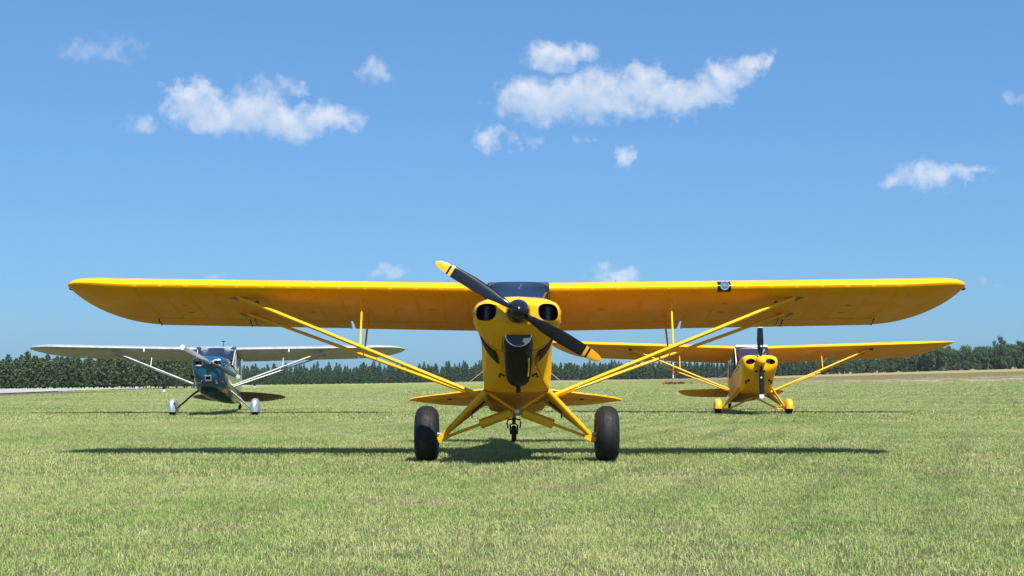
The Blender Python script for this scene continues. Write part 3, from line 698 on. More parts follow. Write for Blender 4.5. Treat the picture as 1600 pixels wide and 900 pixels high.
def build_right():
    A = empty('yellow_airplane', (6.565, 36.5, 0), R(-2.2))
    tag(A, 'smaller yellow high-wing airplane parked on the right with upright propeller and yellow wheel fairings', 'airplane')
    hx = 0
    S = [(-1.34, [(0, 1.53), (.14, 1.535), (.26, 1.525), (.34, 1.495), (.37, 1.43), (.34, 1.35), (.24, 1.28), (.12, 1.245), (0, 1.24)]),
         (-1.31, [(0, 1.555), (.17, 1.56), (.31, 1.55), (.40, 1.51), (.43, 1.42), (.40, 1.31), (.29, 1.21), (.14, 1.165), (0, 1.155)]),
         (-1.22, [(0, 1.585), (.19, 1.59), (.34, 1.575), (.435, 1.525), (.465, 1.41), (.44, 1.26), (.34, 1.12), (.18, 1.04), (0, 1.02)]),
         (-1.05, [(0, 1.60), (.2, 1.60), (.35, 1.58), (.44, 1.52), (.47, 1.39), (.45, 1.20), (.37, 1.01), (.2, .89), (0, .865)]),
         (-0.78, [(0, 1.605), (.2, 1.60), (.34, 1.575), (.43, 1.50), (.46, 1.34), (.45, 1.10), (.40, .84), (.26, .70), (0, .665)]),
         (-0.45, [(0, 1.61), (.2, 1.60), (.33, 1.565), (.42, 1.47), (.46, 1.26), (.455, 1.0), (.43, .70), (.34, .595), (0, .575)])]
    cowl = MB().loft(loft_sections(S, 33, 5)).build('cowling', [YEL, DARK], A); cut = []
    for s in (-1, 1):
        pr = [[(s * (.262 + .122 * math.cos(q)), y, 1.425 - .012 * math.cos(q) + .072 * math.sin(q)) for q in [2 * math.pi * i / 28 for i in range(28)]] for y in (-1.6, -1.0)]
        o = MB().loft(pr).build('cutter', [YEL, DARK]); o.data.polygons.foreach_set('material_index', [1] * len(o.data.polygons)); cut.append(o)
    for s in (-1, 1):
        o = MB().lathe([(-.6, .032), (.12, .032)], (s * .10, -1.15, 1.17), 'Y', 16).build('cutter', [YEL, DARK]); o.data.polygons.foreach_set('material_index', [1] * len(o.data.polygons)); cut.append(o)
        o = MB().lathe([(-.6, .035), (.12, .035)], (s * .27, -1.0, .93), 'Y', 16).build('cutter', [YEL, DARK]); o.data.polygons.foreach_set('material_index', [1] * len(o.data.polygons)); cut.append(o)
    boolean_cut(cowl, cut)
    for s in (-1, 1): MB().lathe([(-.06, .06), (.06, .06)], (s * .25, -1.12, 1.42), 'Z', 16).build('engine_cylinder', SILT if s > 0 else ENG, A)
    MB().box((0, -.66, .70), (.34, .02, .09), rot=Matrix.Rotation(R(28), 3, 'X')).build('cowl_flap', YEL, cowl)
    for s in (-1, 1): MB().tube([(s * .33, -.98, .93), (s * .335, -.99, .84)], .025, 10).build('exhaust_stack', BLK, A)
    F = [(-.452, [(0, 1.60), (.2, 1.59), (.325, 1.56), (.415, 1.465), (.455, 1.26), (.45, 1.0), (.425, .705), (.336, .60), (0, .58)]),
         (-.15, [(0, 1.56), (.2, 1.55), (.32, 1.50), (.41, 1.42), (.455, 1.22), (.45, .97), (.425, .67), (.336, .565), (0, .545)]),
         (.15, [(0, 1.30), (.2, 1.30), (.34, 1.30), (.44, 1.29), (.455, 1.17), (.45, .92), (.425, .63), (.336, .53), (0, .515)]),
         (1.0, [(0, 1.15), (.2, 1.15), (.34, 1.15), (.43, 1.14), (.45, 1.04), (.44, .80), (.415, .53), (.33, .44), (0, .425)]),
         (1.85, [(0, 1.0), (.2, 1.0), (.32, 1.0), (.40, .99), (.42, .90), (.41, .70), (.385, .45), (.31, .365), (0, .35)])]
    OLV = YELF
    MB().loft(loft_sections(F, 29, 5)).build('fuselage', OLV, A)
    G = [(1.87, [(0, 1.45), (.2, 1.44), (.31, 1.40), (.39, 1.28), (.415, 1.0), (.405, .72), (.38, .45), (.30, .363), (0, .348)]),
         (2.8, [(0, 1.20), (.15, 1.19), (.24, 1.15), (.30, 1.05), (.31, .85), (.30, .62), (.28, .385), (.22, .31), (0, .30)]),
         (4.0, [(0, .90), (.08, .89), (.13, .87), (.16, .80), (.17, .68), (.165, .52), (.15, .33), (.12, .265), (0, .26)]),
         (5.2, [(0, .62), (.015, .615), (.025, .60), (.03, .58), (.032, .52), (.032, .43), (.03, .28), (.02, .245), (0, .24)])]
    MB().loft(loft_sections(G, 29, 5)).build('rear_fuselage', OLV, A)
    MB().box((0, 1.15, 1.665), (.86, 1.52, .03), rot=Matrix.Rotation(R(-15), 3, 'X')).build('cabin_roof', YELF, A)
    base = [(-.44, .06, 1.36), (-.40, -.14, 1.46), (-.22, -.30, 1.56), (0, -.35, 1.585), (.22, -.30, 1.56), (.40, -.14, 1.46), (.44, .06, 1.36)]
    top = [(-.44, .42, 1.85), (-.25, .40, 1.855), (0, .395, 1.86), (.25, .40, 1.855), (.44, .42, 1.85)]
    MB().loft(windshield_rings(base, top), closed=False, cap0=False, cap1=False).build('windshield', GLASS, A)
    MB().box((0, .43, 1.862), (.86, .14, .05), rot=Matrix.Rotation(R(-14), 3, 'X')).build('roof_leading_edge', WHT, A)
    for s in (-1, 1):
        MB().tube([(s * .445, .06, 1.34), (s * .44, .43, 1.84)], .016, 10).build('windshield_post', WHT if s < 0 else BLK, A)
        MB().tube([(s * .45, .55, 1.22), (s * .44, .55, 1.82)], .02, 10).build('door_post', BLK, A)
        MB().tube([(s * .42, 1.2, 1.12), (s * .425, 1.2, 1.66)], .02, 10).build('door_post', BLK, A)
        MB().tube([(s * .41, 1.85, 1.0), (s * .41, 1.85, 1.47)], .02, 10).build('door_post', BLK, A)
        wv = MB(); k = wv.ring([(s * .446, .10, 1.325), (s * .44, .46, 1.80), (s * .42, 1.84, 1.47), (s * .415, 1.84, 1.02)]); wv.face(k); wv.build('side_window', GLASS, A)
        MB().tube([(s * .459, -.44, 1.27), (s * .459, .1, 1.20), (s * .452, 1.0, 1.06), (s * .422, 1.85, .92)], .022, 6, flat=.4).build('trim_stripe', BLK, A)
    MB().box((0, .05, 1.35), (.80, .05, .28)).build('instrument_panel', BLK, A)
    for yy in (.85, 1.45): st = MB(); st.box((0, yy + .18, 1.28 - yy * .1), (.46, .10, .58), rot=Matrix.Rotation(R(-18), 3, 'X')); st.box((0, yy - .05, 1.15 - yy * .12), (.46, .42, .10)); st.build('seat', SEAT, A)
    for s in (-1, 1):
        W = Wing(s, .44, 5.53, 1.56, .40, 1.815, 14.5, 1.5, 1.75, .98, .05, .13, .03, te_pow=1.35, le_pow=1.6)
        h = .80; ib, ic = 2.3, 4.50
        wing = MB().loft(W.panel(W.x0, ic + .02, 0, h - .01, 22)).build('wing', YELF, A)
        MB().loft(W.panel(ic + .02, 0, 0, 1.0, 4, tipfine=True)).build('wing_tip', YELF, wing)
        MB().loft(W.panel(W.x0 + .02, ib - .02, h, 1.0, 8, R(2))).build('flap', YELF, wing); MB().loft(W.panel(ib + .02, ic, h, 1.0, 10, R(1))).build('aileron', YELF, wing)
        fa, ra = Vector(W.pt(3.28, .16, naca(.16)[1])), Vector(W.pt(3.30, .6, naca(.6)[1]))
        r1, r2 = Vector((s * .445, .12, .60)), Vector((s * .44, .32, .575))
        s1 = _strut('wing_strut', r1, fa, .026, YELM, A, 1.8); _strut('wing_strut', r2, ra, .021, YELM, A, 1.8)
        MB().box(fa + Vector((s * .03, -.02, -.01)), (.10, .07, .07)).build('strut_fitting', BLK, s1)
        xj = 1.95; pj = r1.lerp(fa, (xj - .44) / (3.28 - .44)); pk = r2.lerp(ra, (xj - .44) / (3.30 - .44))
        MB().tube([pj, W.pt(xj, .16, naca(.16)[1])], .014, 8).build('jury_strut', YELM, A); MB().tube([pk, W.pt(xj, .6, naca(.6)[1])], .014, 8).build('jury_strut', YELM, A)
        # gear
        ft, rt, ax = Vector((s * .40, -.30, .62)), Vector((s * .40, .45, .52)), Vector((s * .84, 0, .20))
        _strut('gear_tube', ft + Vector((-s * .04, -.12, .22)), ax, .030, YELM, A, 1.4); MB().tube([rt, ax + Vector((0, .05, 0))], .024, 10).build('gear_tube', YELM, A)
        MB().slab([ft, rt, ax + Vector((-s * .1, .05, .07)), ax + Vector((-s * .1, -.02, .07))], .02).build('gear_leg', YELF, A)
        MB().tube([(s * .05, -.05, .46), (s * .66, -.02, .15), (s * .86, 0, .16)], .026, 10).build('shock_strut', YELM, A)
        MB().tube([ax, (s * .96, 0, .20)], .022, 8).build('axle', STEEL, A)
        simple_wheel(A, s * .96, 0, .205, .17, YEL); fender(A, s * .96, 0, .205, .115, YEL, .165, .42)
        LE = [(.05, 4.45, .70), (.6, 4.50, .665), (1.2, 4.60, .645), (1.5, 4.72, .630), (1.62, 4.86, .61)]; TE = [(.08, 5.35, .40), (.6, 5.38, .40), (1.15, 5.34, .42), (1.48, 5.18, .49), (1.62, 4.95, .59)]
        L, T = spline(LE, 20), spline(TE, 20)
        rings = [[(s * a.lerp(b, .5 - .5 * math.cos(q)).x, a.lerp(b, .5 - .5 * math.cos(q)).y, a.lerp(b, .5 - .5 * math.cos(q)).z + .022 * math.sin(q)) for q in [2 * math.pi * k / 12 for k in range(12)]] for a, b in zip(L, T)]
        MB().loft(rings).build('stabilizer', YELF, A)
        MB().tube([(s * .03, 4.9, 1.25), (s * 1.0, 4.9, .60)], .007, 6).build('brace_wire', CHROME, A)
    MB().slab([(0, 4.2, .88), (0, 4.6, 1.12), (0, 4.95, 1.36), (0, 5.10, 1.42), (0, 5.14, .62)], .035).build('fin', YELF, A)
    MB().slab([(0, 5.16, .36), (0, 5.12, 1.42), (0, 5.3, 1.42), (0, 5.5, 1.25), (0, 5.58, .95), (0, 5.5, .6), (0, 5.35, .38)], .035).build('rudder', YELF, A)
    TW = empty('tailwheel', (0, 5.3, 0)); TW.parent = A
    MB().lathe(tyre_profile(.11, .06, .04), (0, 0, .105), 'X', 24).build('tyre', RUB, TW); MB().tube([(.045, 0, .105), (.045, -.03, .24), (0, -.10, .27), (0, -.4, .30)], .018, 8).build('fork', BLK, TW)
    PR = empty('propeller', (0, -1.40, 1.435)); PR.parent = A
    MB().lathe([(-.20, .004), (-.195, .04), (-.17, .085), (-.12, .115), (-.05, .132), (.03, .135), (.04, .12), (.04, 0)], (0, 0, 0), 'Y', 30).build('spinner', YEL, PR)
    secs = [(0, .07, 60, .06), (.14, .08, 50, .05), (.3, .165, 34, .028), (.55, .175, 26, .02), (.8, .155, 20, .013), (.97, .125, 16, .009), (1.0, .10, 16, .006)]
    for a in (90, 270): blade('blade', PR, (0, -.02, 0), R(a + 1), .965, secs, [CARB, WHT], [(0, 0), (.905, 1)])
    for z in (.39, -.43): MB().lathe([(-.004, .03), (.004, .03)], (0.005, -.055, z), 'Y', 4).build('blade_decal', WHT, PR)
build_right()

def build_left():
    A = empty('silver_airplane', (-7.89, 35.5, 0), R(3.9))
    tag(A, 'silver high-wing airplane with blue nose and silver wheel fairings parked on the left', 'airplane')
    S = [(-0.98, [(0, 1.48), (.12, 1.485), (.23, 1.475), (.31, 1.44), (.335, 1.37), (.30, 1.27), (.22, 1.16), (.11, 1.10), (0, 1.085)]),
         (-0.95, [(0, 1.51), (.15, 1.51), (.28, 1.50), (.365, 1.455), (.39, 1.36), (.36, 1.22), (.27, 1.07), (.14, .985), (0, .965)]),
         (-0.86, [(0, 1.54), (.17, 1.54), (.31, 1.525), (.395, 1.47), (.42, 1.35), (.39, 1.16), (.31, .97), (.16, .86), (0, .84)]),
         (-0.70, [(0, 1.555), (.18, 1.55), (.32, 1.53), (.41, 1.465), (.435, 1.31), (.41, 1.08), (.34, .86), (.2, .755), (0, .735)]),
         (-0.42, [(0, 1.555), (.2, 1.545), (.34, 1.51), (.43, 1.42), (.46, 1.24), (.445, 1.0), (.39, .76), (.25, .655), (0, .63)]),
         (-0.22, [(0, 1.545), (.2, 1.53), (.35, 1.48), (.44, 1.38), (.475, 1.20), (.46, .96), (.41, .72), (.28, .61), (0, .585)])]
    cowl = MB().loft(loft_sections(S[:5], 33, 5)).build('cowling', [BLUE, DARK, SILT], A); cut = []
    for s in (-1, 1):
        pr = [[(s * (.235 + .085 * math.copysign(abs(math.cos(q)) ** .7, math.cos(q))), y, 1.38 + .055 * math.copysign(abs(math.sin(q)) ** .7, math.sin(q))) for q in [2 * math.pi * i / 28 for i in range(28)]] for y in (-1.3, -.72)]
        o = MB().loft(pr).build('cutter', [BLUE, DARK]); o.data.polygons.foreach_set('material_index', [1] * len(o.data.polygons)); cut.append(o)
    o = MB().box((0, -.85, .99), (.10, .5, .09)).build('cutter', [BLUE, DARK]); o.data.polygons.foreach_set('material_index', [1] * len(o.data.polygons)); cut.append(o)
    boolean_cut(cowl, cut)
    for s in (-1, 1):
        ring = [(s * (.235 + .105 * math.copysign(abs(math.cos(q)) ** .7, math.cos(q))), -1.0 + .12 * (abs(math.cos(q)) if math.cos(q) * 1 > 0 else 0) ** 2, 1.38 + .072 * math.copysign(abs(math.sin(q)) ** .7, math.sin(q))) for q in [2 * math.pi * i / 28 for i in range(29)]]
        MB().tube(ring, .024, 8, caps=False).build('inlet_trim', SIL, cowl)
        MB().lathe([(-.045, .05), (.045, .05)], (s * .24, -.80, 1.38), 'Z', 14).build('engine_cylinder', SILT if s > 0 else ENG, A)
        MB().lathe([(-.12, .004), (-.08, .028), (0, .04), (.08, .035)], (s * .20, -.86, .87), 'Y', 12).build('cowl_fairing', CHROME, cowl)
    fr = MB()
    for (c, d) in (((0, -.990, 1.048), (.17, .03, .028)), ((0, -.944, .932), (.17, .03, .028)), ((-.071, -.967, .99), (.028, .03, .10)), ((.071, -.967, .99), (.028, .03, .10))): fr.box(c, d, rot=Matrix.Rotation(R(22), 3, 'X'))
    tag(fr.build('intake_frame', SILT, cowl), kind=None)
    F = [(-.222 - .2, S[4][1]), S[5],
         (.05, [(0, 1.34), (.2, 1.34), (.36, 1.33), (.46, 1.31), (.49, 1.15), (.475, .92), (.43, .68), (.30, .57), (0, .545)]),
         (.9, [(0, 1.17), (.2, 1.17), (.36, 1.17), (.46, 1.16), (.485, 1.02), (.47, .80), (.42, .56), (.28, .45), (0, .42)]),
         (1.75, [(0, 1.02), (.2, 1.02), (.33, 1.02), (.41, 1.01), (.43, .88), (.41, .66), (.36, .45), (.22, .355), (0, .33)])]
    F[0] = (-.418, [(x * .995, z) for x, z in S[4][1]])
    MB().loft(loft_sections(F, 29, 5)).build('fuselage', SILF, A)
    G = [(1.77, [(0, 1.45), (.2, 1.44), (.31, 1.39), (.40, 1.25), (.425, .95), (.405, .66), (.355, .45), (.215, .353), (0, .328)]),
         (2.7, [(0, 1.17), (.15, 1.16), (.23, 1.12), (.29, 1.0), (.305, .78), (.29, .58), (.25, .37), (.15, .29), (0, .27)]),
         (3.9, [(0, .88), (.08, .87), (.12, .84), (.15, .77), (.16, .62), (.155, .48), (.14, .31), (.09, .255), (0, .24)]),
         (5.0, [(0, .66), (.015, .655), (.025, .64), (.03, .60), (.032, .52), (.032, .42), (.03, .29), (.02, .26), (0, .25)])]
    MB().loft(loft_sections(G, 29, 5)).build('rear_fuselage', SILF, A)
    MB().box((0, 1.16, 1.655), (.98, 1.40, .03), rot=Matrix.Rotation(R(-13.5), 3, 'X')).build('cabin_roof', SIL, A)
    base = [(-.475, .05, 1.34), (-.43, -.10, 1.43), (-.25, -.20, 1.53), (0, -.235, 1.555), (.25, -.20, 1.53), (.43, -.10, 1.43), (.475, .05, 1.34)]
    top = [(-.50, .52, 1.80), (-.25, .49, 1.81), (0, .48, 1.815), (.25, .49, 1.81), (.50, .52, 1.80)]
    MB().loft(windshield_rings(base, top), closed=False, cap0=False, cap1=False).build('windshield', GLASS, A)
    for s in (-1, 1):
        MB().tube([(s * .478, .05, 1.33), (s * .50, .53, 1.80)], .018, 10).build('windshield_post', SIL, A)
        MB().box((s * .47, .50, 1.79), (.11, .10, .07)).build('wing_root_fairing', BLUE, A)
        MB().tube([(s * .485, .60, 1.22), (s * .49, .60, 1.76)], .022, 10).build('door_post', SIL, A)
        MB().tube([(s * .46, 1.7, 1.02), (s * .46, 1.7, 1.48)], .022, 10).build('door_post', SIL, A)
        wv = MB(); k = wv.ring([(s * .48, .10, 1.325), (s * .496, .56, 1.74), (s * .465, 1.68, 1.48), (s * .45, 1.68, 1.04)]); wv.face(k); wv.build('side_window', GLASS, A)
        st = MB(); st.box((s * .22, 1.05, 1.25), (.38, .10, .6), rot=Matrix.Rotation(R(-18), 3, 'X')); st.box((s * .22, .85, 1.04), (.38, .42, .10)); st.build('seat', SEAT, A)
        MB().lathe([(-.008, .10), (.008, .10)], (s * .30, .40, 1.725), 'Y', 18).build('sun_visor', mat('sun_visor_grey', (.30, .32, .36), .6), A)
    MB().box((0, .03, 1.37), (.84, .05, .30)).build('instrument_panel', BLK, A)
    for s in (-1, 1):
        W = Wing(s, .50, 5.02, 1.47, .52, 1.765, 12.2, 2.0, .95, 1.25, .30, .30, .02, th=.115, te_pow=1.9, le_pow=1.9)
        h = .78; ib, ic = 2.2, 3.72
        wing = MB().loft(W.panel(W.x0, ic + .02, 0, h - .01, 18)).build('wing', SIL, A)
        MB().loft(W.panel(ic + .02, 0, 0, 1.0, 3, tipfine=True)).build('wing_tip', SIL, wing)
        MB().loft(W.panel(W.x0 + .02, ib - .02, h, 1.0, 8, R(1))).build('flap', SIL, wing); MB().loft(W.panel(ib + .02, ic, h, 1.0, 8, R(1))).build('aileron', SIL, wing)
        fa, ra = Vector(W.pt(2.83, .18, naca(.18)[1])), Vector(W.pt(2.86, .58, naca(.58)[1]))
        r1, r2 = Vector((s * .455, .22, .79)), Vector((s * .45, .42, .76))
        _strut('wing_strut', r1, fa, .026, SIL, A, 1.8); _strut('wing_strut', r2, ra, .020, SIL, A, 1.8)
        xj = 1.75; pj = r1.lerp(fa, (xj - .455) / (2.83 - .455)); MB().tube([pj, W.pt(xj, .18, naca(.18)[1])], .012, 8).build('jury_strut', SIL, A)
        tp = Vector(W.pt(W.semi - .01, .5, 0)); MB().lathe([(-.02, .01), (0, .02), (.03, .004)], tp, 'X', 10).build('tip_lamp', BLK, wing)
        MB().box(Vector(W.pt(1.92, .0, 0)) + Vector((0, -.02, -.04)), (.03, .04, .10)).build('vent_scoop', WHT, wing)
        # spring steel gear
        MB().tube([(s * .36, .10, .70), (s * .55, .06, .56), (s * .95, .0, .20)], [.030, .028, .022], 12, flat=1.0).build('gear_leg', BLK if s < 0 else ENG, A)
        MB().tube([(s * .9, .02, .22), (s * 1.075, 0, .19)], .02, 8).build('axle', STEEL, A)
        simple_wheel(A, s * 1.075, 0, .20, .16, SILT); fender(A, s * 1.075, 0, .215, .125, SILT, .10, .55)
        # tail: elliptical halves with pressed ribs
        LE = [(.04, 4.62, .585), (.5, 4.62, .57), (.95, 4.70, .53), (1.25, 4.85, .485), (1.38, 5.02, .44)]; TE = [(.06, 5.52, .27), (.5, 5.54, .27), (.95, 5.42, .31), (1.25, 5.24, .375), (1.38, 5.08, .425)]
        L, T = spline(LE, 40), spline(TE, 40)
        rings = [[(s * a.lerp(b, .5 - .5 * math.cos(q)).x, a.lerp(b, .5 - .5 * math.cos(q)).y, a.lerp(b, .5 - .5 * math.cos(q)).z + .025 * math.sin(q)) for q in [2 * math.pi * k / 12 for k in range(12)]] for a, b in zip(L, T)]
        stb = MB().loft(rings).build('stabilizer', mat('tail_metal', (.20, .17, .12), .4, metal=.4, var=.1), A)
        for i in range(4, 36, 3):
            a, b = L[i], T[i]; MB().tube([(s * a.lerp(b, u).x, a.lerp(b, u).y, a.lerp(b, u).z - .026) for u in (.42, .5, .7, .9)], [.004, .018, .018, .004], 8).build('pressed_rib', mat('rib_dark', (.06, .05, .04), .5), stb)
    MB().slab([(0, 4.2, .84), (0, 4.6, 1.05), (0, 4.9, 1.35), (0, 5.05, 1.42), (0, 5.08, .62)], .035).build('fin', SIL, A)
    MB().slab([(0, 5.10, .36), (0, 5.07, 1.42), (0, 5.25, 1.44), (0, 5.45, 1.3), (0, 5.52, .95), (0, 5.45, .6), (0, 5.3, .38)], .035).build('rudder', SIL, A)
    TW = empty('tailwheel', (0, 5.05, 0)); TW.parent = A
    MB().lathe(tyre_profile(.10, .06, .04), (0, 0, .095), 'X', 24).build('tyre', RUB, TW); MB().tube([(.045, 0, .095), (.045, -.04, .2), (0, -.08, .24), (0, -.3, .27)], .018, 8).build('fork', BLK, TW)
    MB().tube([(.12, .9, 1.74), (.12, .9, 1.98)], .008, 6).build('antenna', BLK, A); MB().box((.12, .9, 1.985), (.10, .03, .025)).build('antenna_cap', BLK, A)
    MB().tube([(-.45, -.38, 1.02), (-.50, -.50, 1.02)], .04, 10).build('cabin_heat_duct', BLK, A)
    PR = empty('propeller', (.07, -1.06, 1.40)); PR.parent = A
    MB().lathe([(-.12, .004), (-.115, .03), (-.09, .05), (-.03, .06), (.06, .06)], (0, 0, 0), 'Y', 20).build('hub', CHROME, PR)
    secs = [(0, .07, 60, .06), (.14, .08, 50, .05), (.3, .115, 36, .028), (.55, .125, 26, .02), (.8, .115, 20, .013), (.96, .115, 16, .009), (1.0, .10, 16, .006)]
    BLM = mat('blade_metal', (.10, .105, .11), .5, spec=.25)
    for a in (180 - 27.8, -27.8): blade('blade', PR, (0, -.02, 0), R(a), .85, secs, [BLM, WHT], [(0, 0), (.885, 1)], hand=-1)
build_left()

# ================================================================ grass
def grass_material():
    M = bpy.data.materials.new('grass_blades'); M.use_nodes = True; t = NT(M.node_tree); t.t.nodes.clear()
    o = t.n('ShaderNodeOutputMaterial'); P = world_pos(t)
    at = t.n('ShaderNodeAttribute', attribute_name='tone'); v = at.outputs['Fac']
    big = t.noise(P, 0.22, 4, 0.6); mid = t.noise(P, 1.6, 4, 0.6)
    k = t.m('ADD', t.m('MULTIPLY', v, 0.62), t.m('ADD', t.m('MULTIPLY_ADD', big, 0.85, -0.425), t.m('MULTIPLY_ADD', mid, 0.5, -0.06)))
    c = t.ramp(k, [(0.05, (0.085, 0.165, 0.035)), (0.30, (0.215, 0.320, 0.085)), (0.58, (0.395, 0.450, 0.160)), (0.80, (0.530, 0.500, 0.250)), (1.0, (0.60, 0.50, 0.33))])
    bare = t.m('MULTIPLY', t.rng(t.noise(P, 0.65, 5, 0.65), 0.55, 0.70), 0.7)      # sun-scorched spots
    c = t.mix(bare, c, t.mix(v, (0.34, 0.26, 0.15), (0.52, 0.42, 0.28)))
    sw = t.n('ShaderNodeSeparateXYZ'); t.put(sw.inputs[0], P)                       # mower passes: shade of the leaning blades put into the colour
    lane = t.m('SINE', t.m('ADD', t.m('MULTIPLY', t.m('ADD', t.m('MULTIPLY', sw.outputs[0], 0.94), t.m('MULTIPLY', sw.outputs[1], -0.34)), 6.2), t.m('MULTIPLY', big, 9.0)))
    c = t.mix(t.m('MULTIPLY', t.m('MULTIPLY', t.rng(lane, 0.1, 1.0), t.rng(t.noise(P, 0.06, 3), 0.42, 0.6)), 0.5), c, (0.17, 0.22, 0.075))
    X, Y, dry, pale = field_masks(t, P)
    c = t.mix(t.m('MULTIPLY', dry, 0.72), c, t.mix(v, (0.20, 0.155, 0.075), (0.32, 0.25, 0.135)))
    c = t.mix(t.m('MULTIPLY', pale, 0.8), c, (0.62, 0.58, 0.51))
    d = t.n('ShaderNodeBsdfPrincipled'); t.put(d.inputs['Base Color'], c); d.inputs['Roughness'].default_value = 0.55; d.inputs['Specular IOR Level'].default_value = 0.25
    tr = t.n('ShaderNodeBsdfTranslucent'); t.put(tr.inputs[0], c)
    mx = t.n('ShaderNodeMixShader'); mx.inputs[0].default_value = 0.24
    t.t.links.new(d.outputs[0], mx.inputs[1]); t.t.links.new(tr.outputs[0], mx.inputs[2]); t.t.links.new(mx.outputs[0], o.inputs[0])
    return M
GRASS = grass_material()
def grass_patch(name, seed, size, count, hgt, wid):
    rnd = random.Random(seed); v, f, tone = [], [], []
    clumps = [(rnd.uniform(-.5, .5), rnd.uniform(-.5, .5), rnd.gauss(0, .15), rnd.uniform(.75, 1.25)) for _ in range(max(20, count // 14))]
    for i in range(count):
        if rnd.random() < .5:
            c = rnd.choice(clumps); x = c[0] + rnd.gauss(0, .018); y = c[1] + rnd.gauss(0, .018); tn = .5 + c[2] + rnd.gauss(0, .16); hs = c[3]
        else: x, y, tn, hs = rnd.uniform(-.5, .5), rnd.uniform(-.5, .5), rnd.gauss(.5, .22), 1.0
        x *= size; y *= size
        h = hgt * hs * rnd.uniform(.55, 1.25); a = rnd.uniform(0, 6.283); lean = abs(rnd.gauss(0, .75)) + .1; wq = wid * rnd.uniform(.7, 1.3)
        if rnd.random() < .10: tn += .35; lean *= 1.6
        dx, dy = math.cos(a), math.sin(a); b = rnd.uniform(0, 6.283); sx_, sy_ = math.cos(b) * wq / 2, math.sin(b) * wq / 2
        k = len(v); l1 = lean * .35 * h; l2 = lean * h; z1 = h * .55; z2 = h * max(.35, 1 - .32 * lean)
        v += [(x - sx_, y - sy_, -.01), (x + sx_, y + sy_, -.01), (x + dx * l1 + sx_ * .8, y + dy * l1 + sy_ * .8, z1), (x + dx * l1 - sx_ * .8, y + dy * l1 - sy_ * .8, z1), (x + dx * l2, y + dy * l2, z2)]
        f += [(k, k + 1, k + 2, k + 3), (k + 3, k + 2, k + 4)]; tone += [min(1, max(0, tn))] * 5
    me = bpy.data.meshes.new(name); me.from_pydata(v, [], f); me.materials.append(GRASS)
    at = me.attributes.new('tone', 'FLOAT', 'POINT'); at.data.foreach_set('value', tone)
    return bpy.data.objects.new(name, me)
def in_strip(x, y, path, half):
    for (a, b) in zip(path, path[1:]):
        A, B = Vector(a), Vector(b); t_ = max(0, min(1, (Vector((x, y)) - A).dot(B - A) / (B - A).length_squared))
        if (A.lerp(B, t_) - Vector((x, y))).length < half: return True
    return False
def make_grass():
    rnd = random.Random(11); pts, rot, scl, idx = [], [], [], []
    col = bpy.data.collections.new('grass_tufts'); NV = 4
    tiers = [(4.0, 13.0, 1.0, 3900, .036, .0036), (13.0, 30.0, 1.6, 3800, .040, .0052), (30.0, 75.0, 3.2, 3200, .056, .011), (75.0, 330.0, 8.0, 3000, .075, .035)]
    for ti, (y0, y1, size, cnt, hg, wd) in enumerate(tiers):
        for k in range(NV): col.objects.link(grass_patch('tuft_%d_%d' % (ti, k), 100 * ti + k, size * 1.16, int(cnt * 1.3), hg, wd))
        y = y0 + size / 2
        while y < y1:
            hw = y * 0.42 + size + 2.5; n = int(hw / size) + 1
            for i in range(-n, n + 1):
                x = i * size + rnd.uniform(-.1, .1) * size
                if ti >= 2 and (in_strip(x, y, RUNWAY, 9.5 + size * .45)): continue
                nm = gnormal(x, y); q = Vector((0, 0, 1)).rotation_difference(nm) @ Matrix.Rotation(rnd.choice((0, 1, 2, 3)) * math.pi / 2 + rnd.uniform(-.1, .1), 3, 'Z').to_quaternion()
                pts.append((x, y, gz(x, y))); e = q.to_euler(); rot += [e.x, e.y, e.z]; scl.append(rnd.uniform(.92, 1.10)); idx.append(ti * NV + rnd.randrange(NV))
            y += size
    me = bpy.data.meshes.new('grass'); me.from_pydata(pts, [], [])
    me.attributes.new('rot', 'FLOAT_VECTOR', 'POINT').data.foreach_set('vector', rot)
    me.attributes.new('scl', 'FLOAT', 'POINT').data.foreach_set('value', scl)
    me.attributes.new('idx', 'INT', 'POINT').data.foreach_set('value', idx)
    me.materials.append(GRASS)
    o = link('grass', me); tag(o, 'short mown yellow-green grass covering the airfield', 'grass', None, 'stuff')
    g = bpy.data.node_groups.new('grass_scatter', 'GeometryNodeTree')
    g.interface.new_socket('Geometry', in_out='INPUT', socket_type='NodeSocketGeometry'); g.interface.new_socket('Geometry', in_out='OUTPUT', socket_type='NodeSocketGeometry')
    gi, go = g.nodes.new('NodeGroupInput'), g.nodes.new('NodeGroupOutput')
    ci = g.nodes.new('GeometryNodeCollectionInfo'); ci.inputs[0].default_value = col; ci.inputs[1].default_value = True; ci.inputs[2].default_value = True
    ip = g.nodes.new('GeometryNodeInstanceOnPoints'); L = g.links.new
    def named(n, ty):
        q = g.nodes.new('GeometryNodeInputNamedAttribute'); q.data_type = ty; q.inputs[0].default_value = n
        return [s_ for s_ in q.outputs if s_.enabled][0]
    L(gi.outputs[0], ip.inputs['Points']); L(ci.outputs[0], ip.inputs['Instance']); ip.inputs['Pick Instance'].default_value = True
    L(named('idx', 'INT'), ip.inputs['Instance Index']); L(named('rot', 'FLOAT_VECTOR'), ip.inputs['Rotation']); L(named('scl', 'FLOAT'), ip.inputs['Scale'])
    L(ip.outputs[0], go.inputs[0])
    md = o.modifiers.new('scatter', 'NODES'); md.node_group = g
make_grass()

